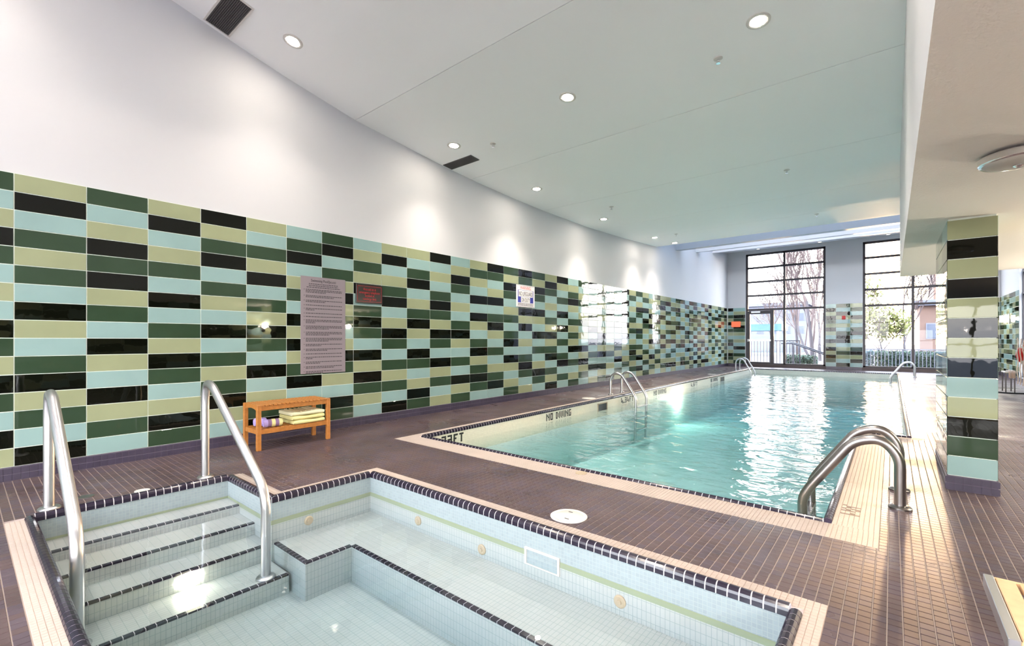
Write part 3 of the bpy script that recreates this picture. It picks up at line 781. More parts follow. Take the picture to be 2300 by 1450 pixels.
# ================================================================== RAILS
def bend(pts, r=.08, n=7):
    """round the corners of a polyline"""
    pts = [Vector(p) for p in pts]; out = [pts[0]]
    for a, p, c in zip(pts, pts[1:], pts[2:]):
        d0, d1 = (a-p), (c-p); k = min(r, d0.length*.48, d1.length*.48); s, e_ = p + d0.normalized()*k, p + d1.normalized()*k
        for i in range(n+1):
            t = i/n; out.append(s*(1-t)**2 + p*2*t*(1-t) + e_*t*t)
    return out + [pts[-1]]
def flange(c, m, parent, r=.062): return MB().lathe([(r, 0), (r, .008), (r*.86, .018), (r*.55, .022)], c, 'Z', 24).build('flange', m, parent, smooth=True)
def spa_rail(Y, xpost, xend, zend, label):
    o = empty('handrail', (xpost, Y, 0), label, 'handrail', 'hot tub handrails')
    pts = bend([(xpost, Y, 0), (xpost, Y, .70), (xpost+.035, Y, .83), (xpost+.17, Y, .81), (xend-.055, Y, .17), (xend, Y, .06), (xend, Y, zend)], .09)
    MB().tube(pts, .031, 18).build('rail', M['steel'], o, smooth=True)
    flange((xpost, Y, 0), M['steel'], o); flange((xend, Y, zend), M['steel'], o)
spa_rail(.41, -4.60, -3.40, -.465, 'curved stainless handrail at the outer end of the hot tub steps')
spa_rail(1.37, -4.60, -3.27 - .10, -.465, 'curved stainless handrail by the inner corner of the hot tub steps')

def ladder(name, Ya, Yb, s, xe, label, m, base=.28, reach=.31, steps=3, rad=.026, h=.46):
    """s = +1: pool lies towards +X of the edge xe"""
    o = empty(name, (xe - s*base, (Ya+Yb)/2, 0), label, 'ladder', 'pool ladders')
    for Y in (Ya, Yb):
        pts = bend([(xe-s*base, Y, 0), (xe-s*base, Y, h*.78), (xe-s*(base-.10), Y, h+.02), (xe-s*(base-.27), Y, h-.02), (xe+s*(reach-.05), Y, .04), (xe+s*reach, Y, -.06), (xe+s*(reach-.02), Y, -.95)], .13)
        MB().tube(pts, rad, 14).build('rail', m, o, smooth=True); flange((xe-s*base, Y, 0), m, o, rad*2)
    for k in range(steps):
        z = -.22 - k*.25
        MB().cbox(xe+s*reach-.05, xe+s*reach+.04, Ya, Yb, z-.02, z, .006).build('tread', m, o)
    return o
ladder('pool_ladder', 9.11, 9.65, 1, PX0, 'stainless ladder halfway down the tiled wall side of the pool', M['steel'])
ladder('pool_ladder', 19.15, 19.75, 1, PX0+.05, 'small distant ladder at the far left pool corner below the door', M['steel'], base=.23)
ladder('pool_ladder', 19.3, 19.8, -1, PX2, 'small distant ladder on the far right pool edge by the window', M['steel'], base=.42, reach=.18)
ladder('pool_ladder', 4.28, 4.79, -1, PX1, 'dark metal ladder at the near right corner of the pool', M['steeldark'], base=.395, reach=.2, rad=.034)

# ================================================================== CEILING FIXTURES
def downlight(X, Y, label, energy=40, r=.085, z=None, lens='lamp', spot=True, ang=98):
    z = zc(Y) if z is None else z
    o = empty('downlight', (X, Y, z), label, 'ceiling light', 'recessed downlights')
    sl = math.atan((zc(Y+.05)-zc(Y-.05))/.1); tilt = Matrix.Translation((X, Y, z)) @ Matrix.Rotation(sl, 4, 'X') @ Matrix.Translation((-X, -Y, -z))
    b = MB().lathe([(r*.78, .001), (r*.78, -.006), (r*1.0, -.010), (r*1.2, -.006), (r*1.22, .001)], (X, Y, z), 'Z', 28); b.v = [tuple(tilt @ Vector(v)) for v in b.v]
    b.build('trim_ring', M['whiteplastic'], o, smooth=True)
    b = MB().lathe([(r*.76, -.002), (r*.70, -.009), (r*.3, -.012)], (X, Y, z), 'Z', 24); b.v = [tuple(tilt @ Vector(v)) for v in b.v]
    b.build('lens', M[lens], o, smooth=True)
    if spot:
        l = bpy.data.lights.new('downlight', 'SPOT'); l.energy = energy; l.color = (1, .90, .78); l.spot_size = R(ang); l.spot_blend = 1.0; l.shadow_soft_size = .07
        lo = bpy.data.objects.new('downlight_beam', l); col.objects.link(lo); lo.parent = o; lo.location = (0, 0, -.03)
    return o
DL = [(-5.09, 2.355, 'large bright downlight nearest the front above the left wall'), (-5.10, 4.78, 'downlight beside the small ceiling vent in the wall row'),
      (-5.08, 6.85, 'third downlight along the left wall row'), (-5.09, 9.44, 'fourth downlight along the left wall row'),
      (-5.12, 12.45, 'fifth downlight along the left wall row near the skylight'), (-5.07, 13.85, 'farthest downlight at the skylight edge'),
      (-3.03, 4.715, 'downlight at the middle of the ceiling'), (-.95, 4.71, 'largest downlight at the upper right near the bulkhead')]
for X, Y, t in DL: downlight(X, Y, t, energy=29 if Y < 3 else (46 if Y < 6 else 72))
for k, (X, Y) in enumerate(((-3.03, 2.36), (-.95, 2.36), (-5.09, -.1), (-3.03, -.1), (-.95, -.1), (-5.09, -2.6), (-3.03, -2.6), (-.95, -2.6))):  # extra downlights out of view, added to brighten the room
    downlight(X, Y, 'downlight in the ceiling rows behind the camera')
for X, Y, t in ((-4.30, 21.3, 'tiny soffit light above the glass door'), (-2.15, 21.3, 'tiny soffit light above the right edge of the door window'), (-.10, 21.3, 'tiny soffit light above the right hand window')):
    downlight(X, Y, t, energy=10, r=.08, lens='lamp2')
for X, Y, t in ((-1.386, 5.02, 'sprinkler head in front of the upper right downlight'), (-4.56, 5.06, 'sprinkler head near the small ceiling vent'), (-4.5, 8.68, 'sprinkler head beside the fourth wall row downlight'),
                (-1.32, 8.62, 'sprinkler head at mid ceiling towards the bulkhead'), (-1.32, 12.49, 'distant sprinkler head just before the skylight'), (-4.5, 12.4, 'distant sprinkler head near the farthest downlight')):
    z = zc(Y); o = empty('sprinkler', (X, Y, z), t, 'sprinkler', 'ceiling sprinklers')
    MB().lathe([(.045, .002), (.045, -.004), (.030, -.010)], (X, Y, z), 'Z', 20).build('escutcheon', M['whiteplastic'], o, smooth=True)
    MB().lathe([(.012, -.008), (.012, -.035), (.006, -.038), (.006, -.05)], (X, Y, z), 'Z', 12).build('stem', M['chrome'], o, smooth=True)
    MB().lathe([(.022, -.05), (.022, -.053)], (X, Y, z), 'Z', 16).build('deflector', M['chrome'], o)
for X0, X1, Ya, Yb, t in ((-5.70, -5.06, 1.70, 1.92, 'large grey ceiling vent with black louvres at the top left'), (-5.72, -5.11, 5.15, 5.31, 'small grey ceiling vent beside the second downlight')):
    za, zb = zc(Ya), zc(Yb); o = empty('air_vent', ((X0+X1)/2, (Ya+Yb)/2, zc((Ya+Yb)/2)), t, 'vent', 'ceiling vents')
    zf = lambda y, za=za, zb=zb, Ya=Ya, Yb=Yb: za + (zb-za)*(y-Ya)/(Yb-Ya)
    def sl_box(b, x0, x1, y0, y1, d0, d1):
        b.add([(x0, y0, zf(y0)+d0), (x1, y0, zf(y0)+d0), (x1, y1, zf(y1)+d0), (x0, y1, zf(y1)+d0), (x0, y0, zf(y0)+d1), (x1, y0, zf(y0)+d1), (x1, y1, zf(y1)+d1), (x0, y1, zf(y1)+d1)],
              [(0, 3, 2, 1), (4, 5, 6, 7), (0, 1, 5, 4), (1, 2, 6, 5), (2, 3, 7, 6), (3, 0, 4, 7)])
        return b
    sl_box(MB(), X0, X1, Ya, Yb, -.004, .001).build('backing', M['ventdark'], o)
    n = 14
    for i in range(n):
        y = Ya + (Yb-Ya)*(i+.5)/n; w_ = (Yb-Ya)/n*.32
        sl_box(MB(), X0, X1, y-w_, y+w_, -.012, -.003).build('louvre', M['vent'], o)
    fbm = MB(); t_ = .018
    for q in ((X0-t_, X1+t_, Ya-t_, Ya), (X0-t_, X1+t_, Yb, Yb+t_), (X0-t_, X0, Ya, Yb), (X1, X1+t_, Ya, Yb)): sl_box(fbm, *q, -.010, .001)
    fbm.build('vent_frame', M['whiteplastic'] if Ya < 3 else M['vent'], o)
dr = empty('drum_ceiling_light', (.50, 3.46, 2.162), 'round flush ceiling lamp with chrome rim on the low ceiling', 'ceiling light')
MB().lathe([(.120, 0), (.125, -.012), (.150, -.018), (.150, -.05), (.144, -.055)], (.50, 3.46, 2.162), 'Z', 48).build('rim', M['chrome'], dr, smooth=True)
MB().lathe([(.142, -.05), (.13, -.058), (.08, -.066), (.03, -.07)], (.50, 3.46, 2.162), 'Z', 40).build('diffuser', M['frost'], dr, smooth=True)
MB().lathe([(.022, -.066), (.022, -.074), (.012, -.082), (.004, -.084)], (.50, 3.46, 2.162), 'Z', 20).build('finial', M['chrome'], dr, smooth=True)

def sconce(Y, z, label, en=46):
    o = empty('wall_sconce', (XR, Y, z), label, 'wall lamp', 'wall sconces')
    MB().cbox(XR-.035, XR-.009, Y-.06, Y+.06, z-.16, z+.16, .006).build('back_plate', M['steel'], o)
    MB().lathe([(.02, -.11), (.04, -.10), (.04, .10), (.02, .11)], (XR-.085, Y, z), 'Z', 20).build('shade', M['sconce'], o, smooth=True)
    l = bpy.data.lights.new('sconce', 'POINT'); l.energy = en; l.color = (1, .86, .70); l.shadow_soft_size = .06
    lo = bpy.data.objects.new('sconce_glow', l); col.objects.link(lo); lo.parent = o; lo.location = (-.2, 0, 0)
sconce(21.45, 1.86, 'glowing wall sconce closest to the far right corner', 3); sconce(20.65, 1.84, 'glowing wall sconce second from the far right corner', 3)
sconce(5.75, 1.62, 'wall sconce on the right wall across from the column')
sconce(8.4, 1.62, 'wall sconce on the right wall beyond the column'); sconce(-.3, 1.62, 'wall sconce on the right wall behind the lounger')  # both sconces added out of view to warm and brighten the low ceiling

# ================================================================== SIGNS
def text_mesh(txt, size, align='CENTER'):
    c = bpy.data.curves.new('t', 'FONT'); c.body = txt; c.size = size; c.align_x = align; c.extrude = .0006
    o = bpy.data.objects.new('t', c); col.objects.link(o); dg = bpy.context.evaluated_depsgraph_get()
    me = bpy.data.meshes.new_from_object(o.evaluated_get(dg)); bpy.data.objects.remove(o); return me
MW = Matrix(((0, 0, 1, 0), (1, 0, 0, 0), (0, 1, 0, 0), (0, 0, 0, 1)))
def wall_print(name, txt, size, Y, z, m, parent, x=XL+.0165, wide=None, tall=1):
    me = text_mesh(txt, size); me.name = name; me.materials.clear(); me.materials.append(m)
    o = bpy.data.objects.new(name, me); col.objects.link(o); o.parent = parent
    w = max(v.co.x for v in me.vertices) - min(v.co.x for v in me.vertices); s = (wide/w) if wide else 1
    for v in me.vertices: v.co = MW @ Vector((v.co.x*s, v.co.y*tall, v.co.z))
    o.location = Vector((x, Y, z)) - parent.location
    return o
sg = empty('pool_rules_sign', (XL+.009, 3.065, .76), 'tall mauve grey pool rules board with many lines of text', 'sign')
MB().cbox(XL+.009, XL+.016, 2.76, 3.375, .76, 2.01, .002).build('panel', M['grey_sign'], sg)
wall_print('title', 'Swimming Pool/Jacuzzi', .05, 3.065, 1.945, M['ink'], sg, wide=.34)
b = MB(); rng = random.Random(3)
def print_line(y0, y1, z, h=.009):
    y = y0
    while y < y1:
        L_ = rng.uniform(.012, .035); b.box(XL+.016, XL+.0166, y, min(y+L_, y1), z, z+h); y += L_ + .006
for i, hw in enumerate((.20, .20, .23)): print_line(3.065-hw, 3.065+hw, 1.912 - i*.022)
z = 1.838
for n in (3, 2, 2, 1, 2, 1, 1, 3, 3, 3, 3, 2, 2, 1, 2, 2, 2, 2):
    b.box(XL+.016, XL+.0166, 2.80, 2.808, z, z+.009)
    for i in range(n):
        print_line(2.825, 3.325 if i < n-1 or n == 1 else 2.825 + rng.uniform(.06, .4), z); z -= .0175
    z -= .026
b.build('print', M['ink'], sg, kind='stuff')
rs = empty('first_aid_sign', (XL+.009, 3.745, 1.71), 'small black sign with red lettering beside the pool rules board', 'sign')
MB().cbox(XL+.009, XL+.03, 3.53, 3.96, 1.71, 1.98, .003).build('panel', M['blacksign'], rs)
b = MB(); a0, a1, z0, z1 = 3.55, 3.94, 1.735, 1.955
for q in ((a0, a1, z0, z0+.004), (a0, a1, z1-.004, z1), (a0, a0+.004, z0, z1), (a1-.004, a1, z0, z1)): b.box(XL+.03, XL+.031, *q)
b.build('border_line', M['redink'], rs)
for i, t in enumerate(('First aid kit &', 'emergency telephone', 'located at', 'concierge desk')):
    wall_print('lettering', t, .05, 3.745, 1.895 - i*.045, M['redink'], rs, x=XL+.0308, wide=(.2, .33, .15, .22)[i])
ws = empty('warning_sign', (XL+.009, 7.385, 1.855), 'white warning sign with red heading and blue panel further along the left wall', 'sign')
MB().cbox(XL+.009, XL+.016, 7.08, 7.69, 1.855, 2.30, .003).build('panel', M['signwhite'], ws)
b = MB()
for q in ((7.10, 7.67, 1.87, 1.874), (7.10, 7.67, 2.284, 2.288)): b.box(XL+.016, XL+.0166, *q)
b.build('border_line', M['ink'], ws)
wall_print('heading', 'WARNING:', .1, 7.385, 2.215, M['warnred'], ws, wide=.36, tall=.9)
MB().box(XL+.016, XL+.0164, 7.13, 7.64, 2.05, 2.20).box(XL+.016, XL+.0163, 7.13, 7.64, 1.945, 2.055).build('blue_panel', M['blue'], ws)
b = MB().box(XL+.0164, XL+.0168, 7.15, 7.62, 2.065, 2.195).box(XL+.0164, XL+.0168, 7.23, 7.53, 1.95, 2.06); b.build('white_plate', M['signwhite'], ws)
wall_print('lettering', 'NO LIFEGUARD', .1, 7.385, 2.085, M['ink'], ws, wide=.44, tall=1.2, x=XL+.0172)
wall_print('lettering', 'ON DUTY', .1, 7.385, 1.965, M['ink'], ws, wide=.27, tall=1.1, x=XL+.0172)
b = MB(); print_line(7.13, 7.64, 1.915, .014); print_line(7.13, 7.64, 1.888, .014); b.build('print', M['ink'], ws, kind='stuff')
ex = empty('exit_sign', (-5.42, YB-.05, 1.77), 'glowing orange red exit sign box on the back wall by the door', 'sign')
MB().cbox(-5.60, -5.23, YB-.07, YB-.009, 1.76, 2.01, .008).build('housing', M['exit'], ex)
MB().box(-5.57, -5.26, YB-.074, YB-.069, 1.79, 1.98).build('lit_face', M['exit'], ex)
fa = empty('fire_alarm', (-1.47, YB-.05, 2.0), 'small red fire alarm box on the tiled pier between the windows', 'alarm')
MB().cbox(-1.53, -1.41, YB-.06, YB-.009, 1.99, 2.14, .008).build('housing', M['red'], fa)
MB().lathe([(.03, 0), (.03, -.012), (.018, -.016)], (-1.47, YB-.06, 2.065), 'Y', 16).build('button', M['red'], fa)

# ================================================================== BENCH AND TOWELS
bx0, bx1, by0, by1, bh = -5.62, -5.23, 2.04, 2.87, .49
bench = empty('slatted_bench', ((bx0+bx1)/2, (by0+by1)/2, 0), 'orange teak slatted bench with lower shelf against the tiled wall', 'bench')
lt = .042
for X in (bx0, bx1-lt):
    for Y in (by0, by1-lt): MB().cbox(X, X+lt, Y, Y+lt, 0, bh, .003).build('leg', M['wood'], bench)
def side_apron(Y):
    # apron with a shallow arch below, between front and back leg
    b = MB(); n = 10; x0, x1 = bx0+lt, bx1-lt
    for i in range(n):
        a, c = x0+(x1-x0)*i/n, x0+(x1-x0)*(i+1)/n
        za = bh-.062 + .022*math.sin(math.pi*i/n); zb_ = bh-.062 + .022*math.sin(math.pi*(i+1)/n)
        b.add([(a, Y, za), (c, Y, zb_), (c, Y+.02, zb_), (a, Y+.02, za), (a, Y, bh), (c, Y, bh), (c, Y+.02, bh), (a, Y+.02, bh)], [(0, 3, 2, 1), (4, 5, 6, 7), (0, 1, 5, 4), (2, 3, 7, 6), (0, 4, 7, 3), (1, 2, 6, 5)])
    b.build('side_apron', M['wood'], bench)
side_apron(by0+.011); side_apron(by1-.031)
for X in (bx0+.008, bx1-.03):
    MB().cbox(X, X+.022, by0+lt, by1-lt, bh-.062, bh-.014, .003).build('apron', M['wood'], bench)
    MB().cbox(X, X+.022, by0+lt, by1-lt, .175, .225, .003).build('shelf_rail', M['wood'], bench)
for Y in (by0+.008, by1-.03): MB().cbox(bx0+lt, bx1-lt, Y, Y+.022, .175, .225, .003).build('shelf_rail', M['wood'], bench)
n = 17; y0, y1 = by0+.034, by1-.034; st = (y1-y0)/n
sl1 = MB().cbox(-(bx1-bx0)/2-.002, (bx1-bx0)/2+.002, -st*.35, st*.35, -.007, .007, .002).mesh('slat', M['wood'])
sl2 = MB().cbox(-(bx1-bx0)/2+.025, (bx1-bx0)/2-.025, -st*.35, st*.35, -.006, .006, .002).mesh('slat', M['wood'])
for i in range(n):
    inst('top_slat', sl1, ((bx0+bx1)/2, y0+(i+.5)*st, bh-.006), bench)
    inst('shelf_slat', sl2, ((bx0+bx1)/2, y0+(i+.5)*st, .222), bench)

def soft_slab(b, x0, x1, y0, y1, z0, z1, seed=0):
    """folded towel: rounded slab, front (+X) fold rounded"""
    rg = random.Random(seed); nx, ny = 8, 12; r = (z1-z0)/2; prof = []
    for k in range(9):
        a = -math.pi/2 + math.pi*k/8; prof.append((x1-r+r*math.cos(a), (z0+z1)/2 + r*math.sin(a)))
    loop = [(x0, z0), ] + prof + [(x0, z1)]
    v = []; m = len(loop)
    for j in range(ny+1):
        t = j/ny; Y = y0+(y1-y0)*t; sag = .006*math.sin(t*7+seed); e_ = .006 if j in (0, ny) else 0
        for (X, Z) in loop:
            zz = (Z-(z0+z1)/2)*(1-e_*40) + (z0+z1)/2
            v.append((X+.006*math.sin(t*5+seed)*(X > x0+.01), Y, zz + (sag if Z > (z0+z1)/2 else 0)))
    f = []
    for j in range(ny):
        for i in range(m): f.append((j*m+i, (j+1)*m+i, (j+1)*m+(i+1) % m, j*m+(i+1) % m))
    f.append(tuple(range(m))); f.append(tuple(range((ny+1)*m-1, ny*m-1, -1)))
    return b.add(v, f)
for i in range(3):
    z = .230 + i*.0475; lab = ('bottom', 'middle', 'top')[i]
    t = empty('folded_towel', (-5.42, 2.60, z), 'pale yellow folded towel, %s of the stack on the bench shelf' % lab, 'towel', 'folded towels on the bench')
    soft_slab(MB(), -5.58, -5.235+.008*(1-i), 2.43-.008*i, 2.80, z, z+.041, i).build('towel_body', M['cream' if i == 2 else 'yellow'], t, smooth=True)
    if i == 2:
        for k in range(6):
            y = 2.47 + k*.055
            MB().box(-5.57, -5.27, y, y+.016, z+.0425, z+.0485).build('stripe', M['purple'] if False else mat('tan_stripe', lin(206, 188, 152), .9), t)
def roll(c, r, L, ang, cols_, label):
    t = empty('rolled_towel', (c[0], c[1], c[2]-r), label, 'towel', 'rolled towels on the bench')
    d = Vector((math.sin(ang), math.cos(ang), 0)); cc = Vector(c); n = len(cols_)
    for i, cm in enumerate(cols_):
        a, e_ = -L/2 + L*i/n, -L/2 + L*(i+1)/n
        pts = [cc + d*a, cc + d*(a+(e_-a)*.5), cc + d*e_]
        rr = [r*(.86 if i == 0 else 1), r*1.01, r*(.86 if i == n-1 else 1)]
        MB().tube(pts, rr, 20).build('towel_band', M[cm], t, smooth=True)
    # spiral end
    for s in (-1, 1):
        sp = []; u = Vector((d.y, -d.x, 0))
        for k in range(40):
            a = k*.42; q = r*.82*(1-k/44); sp.append(cc + d*(s*(L/2+.001)) + u*(q*math.cos(a)) + Vector((0, 0, 1))*(q*math.sin(a)))
        MB().tube(sp, .003, 5).build('rolled_edge', M[cols_[0 if s < 0 else -1]], t)
roll((-5.44, 2.15, .278), .046, .12, .2, ['lavender', 'lavender', 'lavender'], 'plain lavender rolled towel behind the striped roll on the bench shelf')
roll((-5.315, 2.235, .274), .044, .19, .12, ['lavender', 'purple', 'yellow', 'purple', 'yellow'], 'purple and yellow striped rolled towel on the bench shelf')

# ================================================================== DECK ITEMS
cv = empty('deck_cover', (-1.69, 2.64, 0), 'round white plastic deck cover with two slots beside the hot tub', 'cover')
MB().lathe([(.125, 0), (.125, .003), (.120, .006), (.105, .006), (.103, .0045), (.098, .0045), (.096, .006), (.01, .0065)], (-1.69, 2.645, 0), 'Z', 48).build('lid', M['whiteplastic'], cv, smooth=True)
for dx, dy in ((-.022, .058), (.02, -.058)): MB().box(-1.69+dx-.016, -1.69+dx+.016, 2.645+dy-.004, 2.645+dy+.004, .005, .0075).build('slot', M['black'], cv)
cv = empty('deck_cover', (-2.15, 3.57, 0), 'small tan round cap in the cream pool border', 'cover')
MB().lathe([(.052, 0), (.052, .004), (.046, .006), (.044, .004), (.01, .004)], (-2.15, 3.57, 0), 'Z', 32).build('lid', M['beigeplastic'], cv, smooth=True)
for (X, Y), t in (((-4.76, 8.2), 'round white skimmer lid beside the pool before the wall side ladder'), ((-4.76, 16.5), 'distant round white skimmer lid on the deck along the left wall')):
    cv = empty('deck_cover', (X, Y, 0), t, 'cover'); MB().lathe([(.14, 0), (.14, .005), (.13, .008), (.01, .009)], (X, Y, 0), 'Z', 32).build('lid', M['whiteplastic'], cv, smooth=True)
    MB().lathe([(.02, .008), (.02, .011), (.01, .011)], (X, Y, 0), 'Z', 12).build('knob', M['beigeplastic'], cv)
cv = empty('deck_cover', (-4.58, .92, 0), 'small off white ring cap on the deck behind the hot tub steps', 'cover')
MB().lathe([(.05, 0), (.05, .004), (.036, .005), (.034, .003), (.005, .003)], (-4.58, .93, 0), 'Z', 28).build('lid', M['whiteplastic'], cv, smooth=True)
cv = empty('deck_drain', (-4.74, .62, 0), 'small tarnished floor drain on the deck near the outer handrail', 'drain')
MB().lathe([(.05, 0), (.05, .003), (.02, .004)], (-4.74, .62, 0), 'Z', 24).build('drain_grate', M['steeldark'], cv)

# lounger at the right edge: aluminium frame, crosswise slats
lo_ = empty('sun_lounger', (1.1, 2.27, 0), 'aluminium framed lounger with pale wooden slats at the lower right edge', 'lounger')
LX0, LX1, LY0, LY1, LZ = .27, 2.05, 2.02, 2.52, .30
def rail_(x0, x1, y0, y1, name='frame_rail'): MB().cbox(x0, x1, y0, y1, LZ-.05, LZ, .002).build(name, M['alu'], lo_)
rail_(LX0, LX0+.028, LY0, LY1); rail_(LX1-.028, LX1, LY0, LY1)
MB().cbox(LX0+.028, LX1-.028, LY1-.012, LY1, LZ-.045, LZ-.004, .002).build('side_rail', M['wood2'], lo_)
MB().cbox(LX0+.028, LX1-.028, LY0, LY0+.012, LZ-.045, LZ-.004, .002).build('side_rail', M['wood2'], lo_)
sm_ = MB().cbox(-.026, .026, -(LY1-LY0)/2+.013, (LY1-LY0)/2-.013, -.018, 0, .003).mesh('slat', M['wood2'])
X = LX0+.028+.030
while X < LX1-.06: inst('slat', sm_, (X, (LY0+LY1)/2, LZ-.003), lo_); X += .0625
for X in (LX0+.42, LX1-.32):
    for Y in (LY0+.002, LY1-.042): MB().box(X, X+.03, Y, Y+.04, 0, LZ-.045).build('leg', M['alu'], lo_)

# far right: side table with cloth, rescue stand with red ring and rope, hose
tb = empty('side_table', (2.06, 15.35, 0), 'dark legged white side table below the sconces at far right', 'table')
MB().cbox(1.97, 2.15, 15.15, 15.6, .44, .47, .005).build('table_top', M['whiteplastic'], tb)
for X in (1.98, 2.118):
    for Y in (15.16, 15.57): MB().box(X, X+.022, Y, Y+.022, 0, .44).build('leg', M['frame'], tb)
def cloth(b, x0, x1, y0, y1, z, hang):
    n = 12; v = []
    for i in range(n+1):
        for j in range(n+1):
            X = x0+(x1-x0)*i/n; Y = y0+(y1-y0)*j/n; dz = 0.01*math.sin(i*1.3)*math.cos(j*1.1)
            d = max(0, y0+.10-Y); zz = z + .012 + dz*.6
            if d > 0: zz -= d*hang; Y = y0+.09 + .02*math.sin(i*1.1)
            v.append((X, Y, zz))
    f = [(i*(n+1)+j, (i+1)*(n+1)+j, (i+1)*(n+1)+j+1, i*(n+1)+j+1) for i in range(n) for j in range(n)]
    v2 = [(x, y, zz+.008) for x, y, zz in v]; k = len(v)
    return b.add(v+v2, [tuple(reversed(q)) for q in f] + [tuple(a+k for a in q) for q in f])
cloth(MB(), 2.03, 2.14, 15.04, 15.5, .475, 1.6).build('draped_towel', M['rope'], None, True, label='crumpled cream towel draped over the side table', cat='towel')
st_ = empty('rescue_stand', (2.37, 15.2, 0), 'white floor stand holding the life ring at the right edge', 'stand')
MB().tube([(2.45, 15.3, 0), (2.45, 15.3, 1.25)], .022, 12).build('post', M['whiteplastic'], st_, True)
for a in range(3):
    an = a*2.094+.4; MB().tube([(2.45, 15.3, .08), (2.45+.1*math.cos(an), 15.3+.2*math.sin(an), .012)], .014, 8).build('foot', M['whiteplastic'], st_, True)
MB().tube([(2.45, 15.3, 1.2), (2.45, 15.22, 1.2), (2.45, 15.17, 1.24)], .012, 8).build('hook', M['whiteplastic'], st_, True)
lr = empty('life_ring', (2.41, 15.2, .86), 'red life ring with cream rope hung on the stand at right edge', 'life ring')
pts = [(2.41+.20*math.cos(a), 15.2, .86+.20*math.sin(a)) for a in [2*math.pi*k/36 for k in range(37)]]
MB().tube(pts, .065, 14).build('ring', M['red'], lr, True)
for k in range(4):
    a = math.pi/4 + k*math.pi/2; MB().tube([(2.41+.20*math.cos(a+d), 15.2, .86+.20*math.sin(a+d)) for d in (-.12, 0, .12)], .068, 14).build('white_band', M['whiteplastic'], lr, True)
rg = random.Random(5)
for k in range(3):
    x0 = 2.165 + .045*k; pts = [(x0+.012*math.sin(q*1.7+k), 15.12+.02*math.cos(q*1.3+k*2), 1.24-.02*k - q*.115) for q in range(10)]
    MB().tube(bend(pts, .03, 3), .010, 8).build('rope_strand', M['rope'], lr, True)
hs = [(1.75+.08*k, 14.9+.05*math.sin(k*1.3), .014) for k in range(9)]
MB().tube(bend(hs, .04, 3), .013, 8).build('floor_hose', M['black'], None, True, label='black hose lying on the deck beside the side table', cat='hose')

# ================================================================== OUTSIDE
M['paving'] = mat('pale_snowy_paving', lin(62, 67, 82), .8, noise=(.8, .1))
M['bark'] = mat('grey_bark', lin(64, 58, 62), .9)
M['twig'] = mat('brown_twig', lin(84, 70, 68), .9)
M['leafy'] = mat('yellow_green_leaf', lin(92, 92, 40), .8)
M['hedge'] = mat('dark_hedge_leaf', lin(48, 64, 50), .8, noise=(4, .3))
M['hedgepale'] = mat('blue_green_hedge_leaf', lin(76, 92, 94), .8, noise=(4, .2))
M['brick'] = mat('far_brown_brick', lin(96, 75, 66), .9, noise=(1.2, .1))
M['pale'] = mat('far_white_render', lin(92, 94, 106), .9)
M['bluewall'] = mat('far_blue_canopy', lin(50, 84, 96), .7)
M['farglass'] = mat('far_window_glass', lin(60, 68, 84), .2)
M['rail_w'] = mat('pale_railing_paint', lin(120, 122, 132), .5)
M['rail_d'] = mat('dark_railing_paint', lin(26, 26, 38), .5)
MB().box(-80, 80, YB+.3, 160, -.45, -.25).box(XR+.26, 80, -30, YB+.3, -.45, -.25).box(-60, XR+.26, -60, YR-.26, -.45, -.25).build('ground_outside', M['paving'], kind='structure')
def railing(x0, x1, Y, zt, zb, m, label, step=.12):
    o = empty('guard_railing', ((x0+x1)/2, Y, -.25), label, 'railing')
    MB().box(x0, x1, Y-.025, Y+.025, zt-.045, zt).build('top_rail', m, o); MB().box(x0, x1, Y-.02, Y+.02, zb, zb+.035).build('bottom_rail', m, o)
    pk = MB().box(-.013, .013, -.013, .013, zb, zt-.04).mesh('picket', m); X = x0+.05
    while X < x1: inst('picket', pk, (X, Y, 0), o); X += step
    ps = MB().box(-.025, .025, -.025, .025, -.25, zt).mesh('post', m)
    for k in range(4): inst('post', ps, (x0+.03+(x1-x0-.06)*k/3, Y, 0), o)
railing(-1.6, 4.2, 25.2, .80, -.1, M['rail_w'], 'pale picket railing outside the right hand window')
railing(-7.2, -3.35, 25.6, 1.16, -.05, M['rail_d'], 'dark picket railing outside the glass door', .14)
rp = empty('ramp_handrail', (-2.9, 24.6, -.25), 'pair of sloping grey ramp handrails outside the door window', 'handrail')
for dy, dz in ((0, 0), (.5, .03)):
    MB().tube(bend([(-4.0, 24.6+dy, 1.02+dz), (-3.55, 24.6+dy, 1.02+dz), (-1.75, 24.6+dy, .30+dz), (-1.5, 24.6+dy, .30+dz)], .1, 4), .028, 10).build('rail', M['rail_d'], rp, True)
    for X in (-3.55, -2.7, -1.8):
        zz = 1.02+dz - max(0, (X+3.55))*.4; MB().tube([(X, 24.6+dy, -.25), (X, 24.6+dy, zz)], .02, 8).build('post', M['rail_d'], rp, True)

